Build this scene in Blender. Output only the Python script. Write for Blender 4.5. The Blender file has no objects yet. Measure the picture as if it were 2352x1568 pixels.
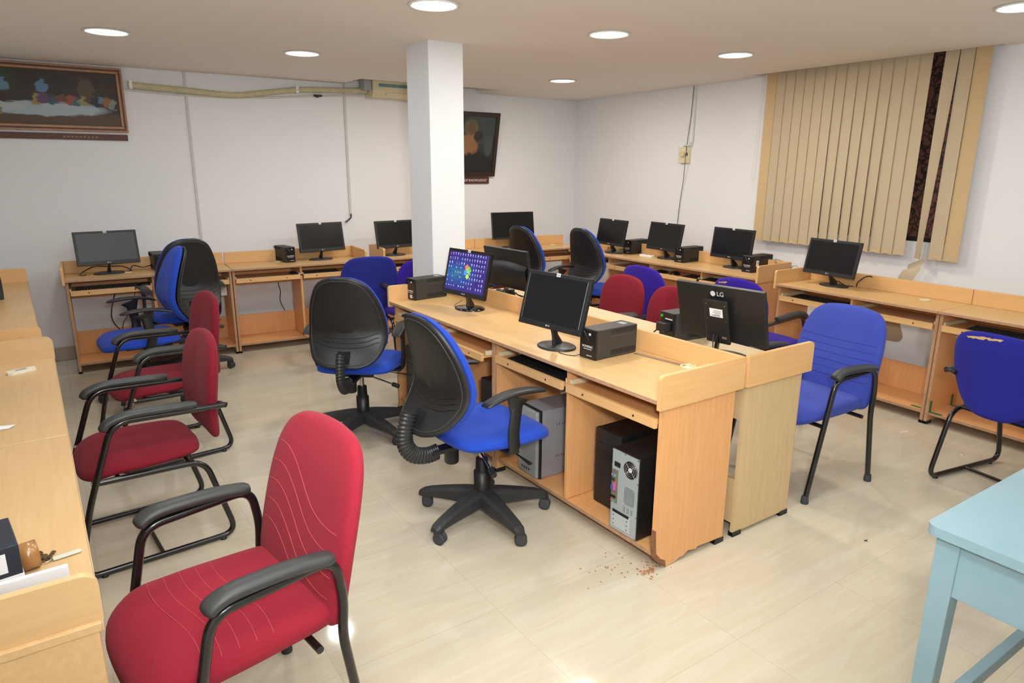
import bpy, bmesh, math, random
from mathutils import Vector, Matrix
random.seed(7)
S = bpy.context.scene
COL = S.collection
PI = math.pi
D = math.radians

# ------------------------------------------------------------------ camera
def make_camera():
    cam = bpy.data.cameras.new('camera'); o = bpy.data.objects.new('camera', cam); COL.objects.link(o)
    yaw, pitch, roll = D(34.2), D(14.37), D(.324)
    cy, sy, cp, sp = math.cos(yaw), math.sin(yaw), math.cos(pitch), math.sin(pitch)
    f = Vector((sy*cp, cy*cp, -sp)); r = Vector((cy, -sy, 0)); u = r.cross(f)
    cr, sr = math.cos(roll), math.sin(roll)
    r2 = r*cr + u*sr; u2 = -r*sr + u*cr
    m = Matrix((r2, u2, -f)).transposed().to_4x4(); m.translation = Vector((0, 0, 1.6))
    o.matrix_world = m
    cam.sensor_width = 36; cam.sensor_fit = 'HORIZONTAL'
    cam.lens = 36*1556.5/2352
    cam.clip_start = .02
    S.camera = o
make_camera()
# ------------------------------------------------------------------ world, exposure
w = bpy.data.worlds.new('world'); S.world = w; w.use_nodes = True
w.node_tree.nodes['Background'].inputs[0].default_value = (.9, .93, 1, 1)
w.node_tree.nodes['Background'].inputs[1].default_value = .15
S.view_settings.view_transform = 'Standard'; S.view_settings.look = 'None'
S.view_settings.gamma = 1; S.view_settings.use_curve_mapping = False
S.view_settings.exposure = 0.11
CEIL = 2.38
LIGHTS = [  # x, y, watts, in view
    (.45, 5.01, 9, 1), (1.66, 5.11, 9, 1), (1.73, 3.25, 10, 1), (2.94, 3.31, 10, 1), (4.10, 5.23, 9, 1),
    (4.17, 3.36, 9, 1), (4.10, 1.59, 11, 1), (2.90, 5.20, 9, 0), (.45, 3.25, 11, 0),
    (.45, 1.50, 18, 0), (1.70, 1.55, 18, 0), (2.94, 1.55, 16, 0),
    (.45, -.20, 34, 0), (1.70, -.20, 34, 0), (2.94, -.20, 28, 0), (4.15, -.20, 20, 0)]
LIGHTS = [(x, y, w_*(1.5 if x > 2.8 and y > 3 else .75 if y > 3 and y < 4 else .5 if y > 1.6 else .35 if y > 0 else .2), v) for x, y, w_, v in LIGHTS]
LAMP_COLOR = (.88, .95, 1.0)
for i, (x, y, wt, vis) in enumerate(LIGHTS):
    l = bpy.data.lights.new('downlight_lamp', 'AREA'); l.shape = 'DISK'; l.size = .20; l.energy = wt; l.color = (1, .93, .83) if x > 2.8 and y > 3 else LAMP_COLOR
    lo = bpy.data.objects.new('downlight_lamp', l); lo.location = (x, y, CEIL-.012); COL.objects.link(lo)

# the photographer's flash, turned up and bounced off the ceiling over the camera
fl = bpy.data.lights.new('camera_flash', 'SPOT'); fl.energy = 640; fl.color = (.90, .96, 1.0); fl.spot_size = D(66); fl.spot_blend = .5; fl.shadow_soft_size = .04
fo = bpy.data.objects.new('camera_flash', fl); fo.location = (-.05, -.12, 1.72); COL.objects.link(fo)
fo.rotation_euler = (Vector((.62, .83, .95)).normalized()*-1).to_track_quat('Z', 'Y').to_euler()
fd = bpy.data.lights.new('camera_flash_diffuser', 'SPOT'); fd.energy = 235; fd.color = (.95, .98, 1.0); fd.spot_size = D(118); fd.spot_blend = 1.0; fd.shadow_soft_size = .10
fe = bpy.data.objects.new('camera_flash_diffuser', fd); fe.location = (.10, -.10, 1.78); COL.objects.link(fe)
fe.rotation_euler = (Vector((.62, .80, -.02)).normalized()*-1).to_track_quat('Z', 'Y').to_euler()

# ------------------------------------------------------------------ materials
def lin(c):
    return tuple((v/255/12.92 if v/255 <= .04045 else ((v/255+.055)/1.055)**2.4) for v in c)
MATS = {}
def mat(name, rgb, rough=.5, metal=0, spec=.5, noise=0, nscale=30, stretch=(1, 1, 1), bump=0, bscale=200, coat=0, rgb2=None, emit=0, sheen=0, alpha=1):
    if name in MATS: return MATS[name]
    m = bpy.data.materials.new(name); m.use_nodes = True; nt = m.node_tree; N = nt.nodes; L = nt.links
    b = N['Principled BSDF']; c = (*lin(rgb), 1)
    b.inputs['Base Color'].default_value = c; b.inputs['Roughness'].default_value = rough
    b.inputs['Metallic'].default_value = metal; b.inputs['Specular IOR Level'].default_value = spec
    b.inputs['Coat Weight'].default_value = coat; b.inputs['Coat Roughness'].default_value = .12
    if sheen: b.inputs['Sheen Weight'].default_value = sheen; b.inputs['Sheen Roughness'].default_value = .5
    tc = N.new('ShaderNodeTexCoord'); mp = N.new('ShaderNodeMapping'); L.new(tc.outputs['Object'], mp.inputs[0]); mp.inputs['Scale'].default_value = stretch
    if noise:
        n = N.new('ShaderNodeTexNoise'); n.inputs['Scale'].default_value = nscale; n.inputs['Detail'].default_value = 6; n.inputs['Roughness'].default_value = .6
        L.new(mp.outputs[0], n.inputs['Vector'])
        r = N.new('ShaderNodeValToRGB'); r.color_ramp.elements[0].position = .3; r.color_ramp.elements[1].position = .7
        c2 = (*lin(rgb2), 1) if rgb2 else tuple(v*(1-noise) for v in c[:3])+(1,)
        r.color_ramp.elements[0].color = c2; r.color_ramp.elements[1].color = c
        L.new(n.outputs[0], r.inputs[0]); L.new(r.outputs[0], b.inputs['Base Color'])
    if bump:
        n2 = N.new('ShaderNodeTexNoise'); n2.inputs['Scale'].default_value = bscale; L.new(tc.outputs['Object'], n2.inputs['Vector'])
        bp = N.new('ShaderNodeBump'); bp.inputs['Strength'].default_value = bump; bp.inputs['Distance'].default_value = .001
        L.new(n2.outputs[0], bp.inputs['Height']); L.new(bp.outputs[0], b.inputs['Normal'])
    if emit:
        b.inputs['Emission Color'].default_value = c; b.inputs['Emission Strength'].default_value = emit
    MATS[name] = m
    return m
def wood(name, rgb, rgb2, axis='x', rough=.42):
    st = {'x': (1, 14, 14), 'y': (14, 1, 14), 'z': (14, 14, 1)}[axis]
    return mat(name, rgb, rough, 0, .45, noise=.1, nscale=5, stretch=st, rgb2=rgb2)
W_TOP = wood('laminate_top', (219, 180, 124), (209, 168, 112), 'x', .32)
W_SIDE = wood('laminate_panel', (228, 171, 114), (218, 158, 101), 'z')
W_RISE = wood('laminate_riser', (224, 178, 120), (216, 168, 110), 'x')
W_RISEY = wood('laminate_end_riser', (224, 178, 120), (216, 168, 110), 'y')
W_TOP2 = wood('pale_laminate_top', (218, 194, 152), (208, 183, 140), 'x', .32)
W_SIDE2 = wood('pale_laminate_panel', (212, 184, 139), (201, 171, 125), 'z')
W_TOP3 = wood('beech_laminate_top', (212, 177, 130), (202, 166, 117), 'x', .32)
W_EDGE = mat('worn_edge_band', (190, 148, 112), .6, noise=.25, nscale=40)
CHIP = mat('bare_chipboard', (150, 104, 66), .9, noise=.5, nscale=120, bump=.6)
BLACKP = mat('black_plastic', (28, 28, 29), .42, bump=.15, bscale=600)
DARKP = mat('dusty_black_plastic', (50, 50, 50), .55, noise=.3, nscale=25, rgb2=(40, 40, 41), bump=.2, bscale=500)
SHELL = mat('chair_shell_plastic', (34, 34, 34), .38, noise=.3, nscale=9, rgb2=(28, 28, 28), bump=.25, bscale=900)
GLOSSB = mat('gloss_black_plastic', (14, 14, 15), .12, coat=.5)
TUBE = mat('black_enamel_tube', (20, 20, 21), .25, coat=.4)
PADM = mat('black_rubber_armpad', (52, 53, 52), .45, bump=.2, bscale=300)
CHROME = mat('chrome', (200, 200, 202), .18, 1)
STEEL = mat('galvanised_steel', (176, 186, 188), .45, .35)
RUBBER = mat('grey_rubber', (58, 60, 62), .8)
BLUE = mat('royal_blue_fabric', (36, 72, 180), .9, spec=.2, bump=.5, bscale=900, sheen=.08, noise=.06, nscale=6)
LBLUE = mat('faded_blue_fabric', (66, 80, 168), .95, spec=.2, bump=.5, bscale=800, sheen=.08, noise=.1, nscale=5, rgb2=(58, 70, 158))
NAVY = mat('navy_fabric', (44, 50, 140), .95, spec=.2, bump=.5, bscale=800, sheen=.06, noise=.1, nscale=5)
NAVY2 = mat('worn_navy_fabric', (38, 38, 138), .95, spec=.2, bump=.5, bscale=800, sheen=.06, noise=.1, nscale=5)
VIOLET = mat('violet_fabric', (54, 30, 146), .95, spec=.2, bump=.5, bscale=800, sheen=.06, noise=.12, nscale=6)
RED = mat('red_fabric', (158, 40, 56), .95, spec=.15, bump=.5, bscale=800, sheen=.06, noise=.1, nscale=4, rgb2=(148, 36, 51))
DRED = mat('dark_red_fabric', (130, 30, 44), .95, spec=.15, bump=.5, bscale=800, sheen=.05, noise=.12, nscale=4)
STITCHR = mat('pink_thread', (196, 84, 94), .9)
STITCHB = mat('blue_thread', (52, 60, 150), .9)
FOAM = mat('torn_yellow_foam', (196, 160, 110), .95, bump=.8, bscale=80)
SCREEN = mat('lcd_screen', (17, 17, 18), .25, spec=.35)
SCREENG = mat('hazy_lcd_screen', (66, 68, 70), .4, spec=.5)
WHITE = mat('white_plastic', (232, 232, 226), .45)
CREAM = mat('cream_plastic', (222, 210, 172), .5)
LOGO = mat('logo_silver', (200, 202, 204), .4)
PRINTW = mat('white_print', (225, 225, 225), .6)
LABELW = mat('label_paper', (232, 232, 232), .7)
PCSILV = mat('silver_case', (158, 158, 163), .45, .3)
PCFRONT = mat('grey_case_front', (150, 152, 152), .5)
TEAL = mat('teal_paint', (130, 158, 166), .35, noise=.1, nscale=4, rgb2=(121, 150, 159), coat=.2)
WALLM = mat('wall_paint', (234, 234, 235), .85, spec=.25, noise=.03, nscale=1.6, bump=.1, bscale=60)
PILLARM = mat('pillar_paint', (222, 224, 225), .75, spec=.3, noise=.02, nscale=3)
CEILM = mat('ceiling_paint', (238, 232, 224), .9, spec=.2)
TRUNK = mat('trunking_plastic', (206, 201, 194), .6)
BASEB = mat('skirting_tile', (178, 165, 146), .25, noise=.12, nscale=6)
SLATM = mat('blind_fabric', (196, 179, 150), .85, noise=.08, nscale=40, stretch=(30, 30, .6), rgb2=(186, 168, 139))
SLATW = mat('yellowed_blind_fabric', (202, 174, 130), .85, noise=.06, nscale=40, stretch=(30, 30, .6))
GREEN = mat('green_bracket', (30, 110, 60), .5)
PIPEM = mat('insulation_wrap', (206, 198, 160), .8, noise=.2, nscale=20)
FRAMEG = mat('gilt_wood_frame', (176, 122, 66), .4, noise=.3, nscale=14)
FRAMED = mat('dark_red_wood', (92, 44, 24), .5, noise=.3, nscale=14)
FRAMEK = mat('dark_brown_frame', (52, 34, 26), .5, noise=.3, nscale=14)

def floor_mat():
    m = bpy.data.materials.new('vitrified_floor_tile'); m.use_nodes = True; nt = m.node_tree; N = nt.nodes; L = nt.links
    b = N['Principled BSDF']; tc = N.new('ShaderNodeTexCoord')
    mp = N.new('ShaderNodeMapping'); L.new(tc.outputs['Object'], mp.inputs[0]); mp.inputs['Location'].default_value = (-1.20, -1.245, 0); mp.inputs['Rotation'].default_value = (0, 0, 0)
    br = N.new('ShaderNodeTexBrick'); L.new(mp.outputs[0], br.inputs[0]); br.offset = 0; br.inputs['Scale'].default_value = 1
    br.inputs['Brick Width'].default_value = .61; br.inputs['Row Height'].default_value = .61; br.inputs['Mortar Size'].default_value = .0016; br.inputs['Mortar Smooth'].default_value = .3
    br.inputs['Color1'].default_value = (.45, .45, .45, 1); br.inputs['Color2'].default_value = (.55, .55, .55, 1)
    # sandstone-like streaks, different on each tile
    w1 = N.new('ShaderNodeMapping'); L.new(tc.outputs['Object'], w1.inputs[0]); w1.inputs['Rotation'].default_value = (0, 0, D(28)); w1.inputs['Scale'].default_value = (1.2, 9, 1)
    ofs = N.new('ShaderNodeVectorMath'); ofs.operation = 'MULTIPLY_ADD'; L.new(br.outputs['Color'], ofs.inputs[0]); ofs.inputs[1].default_value = (40, 40, 0); L.new(w1.outputs[0], ofs.inputs[2])
    n = N.new('ShaderNodeTexNoise'); n.inputs['Scale'].default_value = 2.2; n.inputs['Detail'].default_value = 9; n.inputs['Distortion'].default_value = 1.4; L.new(ofs.outputs[0], n.inputs['Vector'])
    r = N.new('ShaderNodeValToRGB'); r.color_ramp.elements[0].position = .36; r.color_ramp.elements[1].position = .66
    r.color_ramp.elements[0].color = (*lin((200, 187, 162)), 1); r.color_ramp.elements[1].color = (*lin((206, 195, 173)), 1)
    L.new(n.outputs[0], r.inputs[0])
    mx = N.new('ShaderNodeMix'); mx.data_type = 'RGBA'; L.new(br.outputs['Fac'], mx.inputs[0]); L.new(r.outputs[0], mx.inputs[6]); mx.inputs[7].default_value = (*lin((186, 174, 152)), 1)
    L.new(mx.outputs[2], b.inputs['Base Color'])
    b.inputs['Roughness'].default_value = .10; b.inputs['Specular IOR Level'].default_value = .35
    b.inputs['Roughness'].default_value = .075
    bp = N.new('ShaderNodeBump'); bp.inputs['Strength'].default_value = .012; bp.inputs['Distance'].default_value = .001; L.new(n.outputs[0], bp.inputs['Height']); L.new(bp.outputs[0], b.inputs['Normal'])
    return m
def floral_mat():
    m = bpy.data.materials.new('brown_scroll_film'); m.use_nodes = True; nt = m.node_tree; N = nt.nodes; L = nt.links
    b = N['Principled BSDF']; tc = N.new('ShaderNodeTexCoord')
    n0 = N.new('ShaderNodeTexNoise'); n0.inputs['Scale'].default_value = 7; L.new(tc.outputs['Object'], n0.inputs['Vector'])
    w_ = N.new('ShaderNodeTexVoronoi'); w_.feature = 'DISTANCE_TO_EDGE'; w_.inputs['Scale'].default_value = 16
    ad = N.new('ShaderNodeVectorMath'); ad.operation = 'MULTIPLY_ADD'; L.new(n0.outputs['Color'], ad.inputs[0]); ad.inputs[1].default_value = (.22, .22, .22); L.new(tc.outputs['Object'], ad.inputs[2])
    L.new(ad.outputs[0], w_.inputs['Vector'])
    r = N.new('ShaderNodeValToRGB'); r.color_ramp.elements[0].position = .05; r.color_ramp.elements[1].position = .12
    r.color_ramp.elements[0].color = (*lin((44, 24, 22)), 1); r.color_ramp.elements[1].color = (*lin((104, 66, 54)), 1)
    L.new(w_.outputs[0], r.inputs[0]); L.new(r.outputs[0], b.inputs['Base Color']); b.inputs['Roughness'].default_value = .6
    return m

# ------------------------------------------------------------------ mesh helpers
def link(o, parent=None):
    COL.objects.link(o)
    if parent: o.parent = parent
    return o
class MB:
    def __init__(s): s.v = []; s.f = []; s.m = []; s.sm = []
    def add(s, vs, fs, mi=0, smooth=False):
        k = len(s.v); s.v += [tuple(v) for v in vs]
        for f in fs: s.f.append(tuple(i+k for i in f)); s.m.append(mi); s.sm.append(smooth)
        return s
    def box(s, x0, x1, y0, y1, z0, z1, mi=0, M=None):
        vs = [Vector((x, y, z)) for x in (x0, x1) for y in (y0, y1) for z in (z0, z1)]
        if M: vs = [M @ v for v in vs]
        return s.add(vs, [(0, 1, 3, 2), (4, 6, 7, 5), (0, 4, 5, 1), (2, 3, 7, 6), (0, 2, 6, 4), (1, 5, 7, 3)], mi)
    def prism(s, poly, h0, h1, fn, mi=0, smooth=False):   # poly of (a,b), extruded along c; fn(a,b,c)->xyz
        n = len(poly)
        vs = [fn(a, b, h0) for a, b in poly]+[fn(a, b, h1) for a, b in poly]
        s.add(vs, [tuple(range(n))[::-1], tuple(range(n, 2*n))], mi)
        s.add(vs, [(i, (i+1) % n, n+(i+1) % n, n+i) for i in range(n)], mi, smooth)
        return s
    def lathe(s, prof, seg=24, c=(0, 0, 0), mi=0, M=None, smooth=True):  # prof (r,z)
        vs = []; n = len(prof)
        for r, z in prof:
            for k in range(seg):
                a = 2*PI*k/seg; v = Vector((c[0]+r*math.cos(a), c[1]+r*math.sin(a), c[2]+z)); vs.append(M @ v if M else v)
        fs = [(i*seg+k, i*seg+(k+1) % seg, (i+1)*seg+(k+1) % seg, (i+1)*seg+k) for i in range(n-1) for k in range(seg)]
        s.add(vs, fs, mi, smooth)
        s.add(vs, [tuple(range(seg))[::-1], tuple(range((n-1)*seg, n*seg))], mi)
        return s
    def tube(s, pts, r, seg=10, mi=0, flat=(1, 1), closed=False, radii=None, up=None):
        pts = [Vector(p) for p in pts]; n = len(pts); vs = []
        prev = None
        for i, p in enumerate(pts):
            if closed: t = (pts[(i+1) % n]-pts[i-1]).normalized()
            else: t = (pts[min(i+1, n-1)]-pts[max(i-1, 0)]).normalized()
            if up is not None: a = Vector(up)
            elif prev is None: a = Vector((0, 0, 1)) if abs(t.z) < .9 else Vector((1, 0, 0))
            else: a = prev
            b = t.cross(a)
            if b.length < 1e-5: b = t.cross(Vector((1, 0, 0)))
            b.normalize(); a = b.cross(t).normalized(); prev = a
            rr = radii[i] if radii else r
            for k in range(seg):
                an = 2*PI*k/seg; vs.append(p+a*(rr*flat[1]*math.sin(an))+b*(rr*flat[0]*math.cos(an)))
        m = n if closed else n-1
        fs = [(i*seg+k, i*seg+(k+1) % seg, ((i+1) % n)*seg+(k+1) % seg, ((i+1) % n)*seg+k) for i in range(m) for k in range(seg)]
        s.add(vs, fs, mi, True)
        if not closed: s.add(vs, [tuple(range(seg))[::-1], tuple(range((n-1)*seg, n*seg))], mi)
        return s
    def grid(s, P, mi=0, smooth=True, close=False):
        n = len(P); k = len(P[0]); vs = [p for row in P for p in row]; fs = []
        for i in range(n-1):
            for j in range(k if close else k-1): fs.append((i*k+j, i*k+(j+1) % k, (i+1)*k+(j+1) % k, (i+1)*k+j))
        return s.add(vs, fs, mi, smooth)
    def build(s, name, mats, parent=None, bevel=0, loc=None, rot=None):
        me = bpy.data.meshes.new(name); me.from_pydata(s.v, [], s.f)
        for m in (mats if isinstance(mats, (list, tuple)) else [mats]): me.materials.append(m)
        for p, mi, sm in zip(me.polygons, s.m, s.sm): p.material_index = mi; p.use_smooth = sm
        bm = bmesh.new(); bm.from_mesh(me); bmesh.ops.recalc_face_normals(bm, faces=bm.faces); bm.to_mesh(me); bm.free()
        o = bpy.data.objects.new(name, me); link(o, parent)
        if bevel:
            b = o.modifiers.new('bevel', 'BEVEL'); b.width = bevel; b.segments = 2; b.limit_method = 'ANGLE'; b.angle_limit = D(50)
        if loc: o.location = loc
        if rot: o.rotation_euler = rot
        return o
def smooth_path(ctrl, n=8, closed=False):
    P = [Vector(c) for c in ctrl]; out = []; k = len(P)
    rng = range(k) if closed else range(k-1)
    for i in rng:
        if closed: p0, p1, p2, p3 = P[i-1], P[i], P[(i+1) % k], P[(i+2) % k]
        else: p0, p1, p2, p3 = P[max(i-1, 0)], P[i], P[i+1], P[min(i+2, k-1)]
        for j in range(n):
            t = j/n; out.append(.5*((2*p1)+(p2-p0)*t+(2*p0-5*p1+4*p2-p3)*t*t+(3*p1-p0-3*p2+p3)*t**3))
    if not closed: out.append(P[-1])
    return out
def round_path(ctrl, r=.05, n=6):     # straight runs with rounded bends
    P = [Vector(c) for c in ctrl]; out = [P[0]]
    for i in range(1, len(P)-1):
        a, b, c = P[i-1], P[i], P[i+1]; d1 = (a-b); d2 = (c-b); q = min(r, d1.length*.48, d2.length*.48)
        s_, e = b+d1.normalized()*q, b+d2.normalized()*q
        for j in range(n+1):
            t = j/n; out.append(s_*(1-t)**2+b*2*t*(1-t)+e*t*t)
    out.append(P[-1]); return out
class Pad:   # an upholstered or moulded pad from an outline, its puff and a mapping into space
    def __init__(s, ctrl, fn, front, back, p=3.5, centre=None, n=5):
        s.o = [(q.x, q.y) for q in smooth_path([(a, b, 0) for a, b in ctrl], n, True)]
        s.fn = fn; s.fr = front; s.bk = back; s.p = p
        s.c = centre or (sum(a for a, b in s.o)/len(s.o), sum(b for a, b in s.o)/len(s.o))
    def mesh(s, mb=None, rings=9, mi=0, mib=None):
        mb = mb or MB(); cx, cy = s.c; k = len(s.o); rows = []; e = 2/s.p
        for side, t in ((1, s.fr), (-1, s.bk)):
            rr = []
            for i in range(1, rings+1):
                th = PI/2*i/rings; sc = math.sin(th)**e; w_ = t*max(math.cos(th), 0)**e
                rr.append([s.fn(cx+(a-cx)*sc, cy+(b-cy)*sc, side*w_) for a, b in s.o])
            rows.append(rr)
        for side, t, rr, m in ((1, s.fr, rows[0], mi), (-1, s.bk, rows[1], mi if mib is None else mib)):
            mb.grid(rr, m, True, True)
            c = s.fn(cx, cy, side*t); vs = [c]+list(rr[0])
            mb.add(vs, [(0, 1+j, 1+(j+1) % k) for j in range(k)], m, True)
        return mb
    def pt(s, u, v, side=1, lift=.0):
        cx, cy = s.c; du, dv = u-cx, v-cy; best = 1e9; R = None
        an = math.atan2(dv, du); k = len(s.o)
        for i in range(k):   # ray against outline segment
            x1, y1 = s.o[i][0]-cx, s.o[i][1]-cy; x2, y2 = s.o[(i+1) % k][0]-cx, s.o[(i+1) % k][1]-cy
            ca, sa = math.cos(an), math.sin(an); den = ca*(y2-y1)-sa*(x2-x1)
            if abs(den) < 1e-9: continue
            t = (x1*(y2-y1)-y1*(x2-x1))/den; q = (x1*sa-y1*ca)/den
            if t > 0 and -1e-6 <= q <= 1+1e-6: R = t if R is None else min(R, t)
        R = R or 1; sc = min(math.hypot(du, dv)/R, .995)
        t = s.fr if side > 0 else s.bk
        return Vector(s.fn(u, v, side*(t*(1-sc**s.p)**(1/s.p)+lift)))
def text(name, body, size, m, parent, loc, rot, align='CENTER', ext=.0004, sx=1):
    cu = bpy.data.curves.new(name, 'FONT'); cu.body = body; cu.size = size; cu.align_x = align; cu.align_y = 'CENTER'; cu.extrude = ext
    t = bpy.data.objects.new(name, cu); COL.objects.link(t)
    bpy.context.view_layer.update()
    me = bpy.data.meshes.new_from_object(t.evaluated_get(bpy.context.evaluated_depsgraph_get()))
    bpy.data.objects.remove(t); me.materials.clear(); me.materials.append(m)
    o = bpy.data.objects.new(name, me); link(o, parent); o.location = loc; o.rotation_euler = rot; o.scale = (sx, 1, 1)
    return o
def thing(name, label, cat, loc=(0, 0, 0), rz=0, group=None):
    o = bpy.data.objects.new(name, None); o.empty_display_size = .1; COL.objects.link(o); o.location = loc; o.rotation_euler = (0, 0, rz)
    o['label'] = label; o['category'] = cat
    if group: o['group'] = group
    return o
def tag(o, label, cat, group=None):
    o['label'] = label; o['category'] = cat
    if group: o['group'] = group
    return o
def struct(o): o['kind'] = 'structure'; return o

# ------------------------------------------------------------------ room shell
YB = 6.70
def xr(y): return 5.28+(y-2.17)*(5.47-5.28)/4.53     # the right wall is a little out of square
Y0 = -1.7; XL = -.68; TOP = 2.62
struct(MB().box(XL-.1, 5.8, Y0-.1, YB+.15, -.1, 0).build('floor', floor_mat()))
c = MB()
# ceiling, with a slot over the air conditioner and a slot over the blind
c.box(XL-.1, 5.8, Y0-.1, 2.10, CEIL, CEIL+.12)
c.box(XL-.1, 5.19, 2.10, 3.98, CEIL, CEIL+.12); c.box(XL-.1, 5.8, 3.98, 6.24, CEIL, CEIL+.12)
c.box(XL-.1, 2.55, 6.24, YB+.1, CEIL, CEIL+.12); c.box(4.07, 5.8, 6.24, YB+.1, CEIL, CEIL+.12)
c.box(2.5, 4.1, 6.2, YB+.1, TOP, TOP+.05); c.box(5.1, 5.8, 2.0, 4.05, TOP, TOP+.05)
for a in ((2.545, 4.075, 6.235, 6.245), (2.545, 2.555, 6.24, YB), (4.065, 4.075, 6.24, YB), (5.185, 5.195, 2.1, 3.98), (5.19, 5.5, 2.095, 2.105), (5.19, 5.5, 3.975, 3.985)):
    c.box(a[0], a[1], a[2], a[3], CEIL+.01, TOP+.01)
struct(c.build('ceiling', CEILM))
struct(MB().box(XL-.1, 5.8, YB, YB+.1, 0, TOP).build('wall_back', WALLM))
struct(MB().box(XL-.1, XL, Y0, YB, 0, TOP).build('wall_left', WALLM))
struct(MB().box(XL-.1, 5.8, Y0-.1, Y0, 0, TOP).build('wall_front', WALLM))
def wall_piece(mb, ya, yb, z0, z1, off0=0, off1=.12, mi=0):
    a = Vector((xr(ya)+off0, ya, 0)); b = Vector((xr(yb)+off0, yb, 0)); e = Vector((off1-off0, 0, 0))
    vs = [p+Vector((0, 0, z)) for z in (z0, z1) for p in (a, b, b+e, a+e)]
    mb.add(vs, [(0, 1, 2, 3), (7, 6, 5, 4), (0, 4, 5, 1), (1, 5, 6, 2), (2, 6, 7, 3), (3, 7, 4, 0)], mi)
r = MB(); WY0, WY1, WZ0 = 2.24, 3.82, 1.09
wall_piece(r, Y0, WY0, 0, TOP); wall_piece(r, WY1, YB, 0, TOP); wall_piece(r, WY0, WY1, 0, WZ0)
struct(r.build('wall_right', WALLM))
wn = bpy.data.objects.new('window_1', None); link(wn); struct(wn)
g = MB(); wall_piece(g, WY0, WY1, WZ0, TOP, .045, .05); g.build('glass_film', floral_mat(), wn)
g = MB(); wall_piece(g, WY0, WY1, WZ0, WZ0+.03, .01, .06)
for yy in (WY0, 2.78, 3.30, WY1-.03): wall_piece(g, yy, yy+.03, WZ0, TOP, .015, .055)
g.build('window_frame', mat('dark_window_frame', (30, 20, 18), .5), wn)
struct(MB().box(XL, 5.46, YB-.012, YB, 0, .115).build('baseboard_back', BASEB, bevel=.003))
b = MB(); wall_piece(b, Y0, YB, 0, .115, -.012, 0); struct(b.build('baseboard_right', BASEB))
struct(MB().box(2.145, 2.40, 4.12, 4.44, 0, CEIL+.01).build('wall_pillar', PILLARM, bevel=.004))
struct(MB().box(1.128, 1.150, YB-.013, YB, .12, CEIL).build('trim_1', TRUNK, bevel=.002))
struct(MB().box(2.548, 2.572, YB-.013, YB, 1.13, TOP).build('trim_2', TRUNK, bevel=.002))
wp = struct(MB().tube([(xr(4.79)-.008, 4.765, CEIL), (xr(4.79)-.008, 4.765, 1.86), (xr(4.8)-.008, 4.80, 1.85)], .008).build('trim_3', mat('pale_conduit', (214, 216, 212), .5)))

def downlight(x, y, label, group):
    t = thing('ceiling_downlight', label, 'ceiling light', (x, y, CEIL), 0, group)
    MB().lathe([(.112, -.0005), (.126, -.003), (.128, -.008), (.118, -.010), (.110, -.006), (.110, -.0005)], 40).build('rim', WHITE, t)
    MB().lathe([(.110, -.0045), (.110, -.003)], 40).build('diffuser', mat('lit_diffuser', (255, 255, 255), .5, emit=6), t)
DL = ['round lit ceiling downlight nearest the framed panorama, far left', 'round lit ceiling downlight between the left wall strip and the pillar',
      'round lit ceiling downlight cut by the top edge, above the pillar', 'round lit ceiling downlight just right of the pillar, nearer row',
      'smallest and farthest round downlight, near the back corner', 'round lit ceiling downlight left of the vertical blind',
      'round lit ceiling downlight cut by the right edge at the top']
for (x, y, wt, vis), lb in zip(LIGHTS, DL): downlight(x, y, lb, 'round ceiling downlights')

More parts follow.
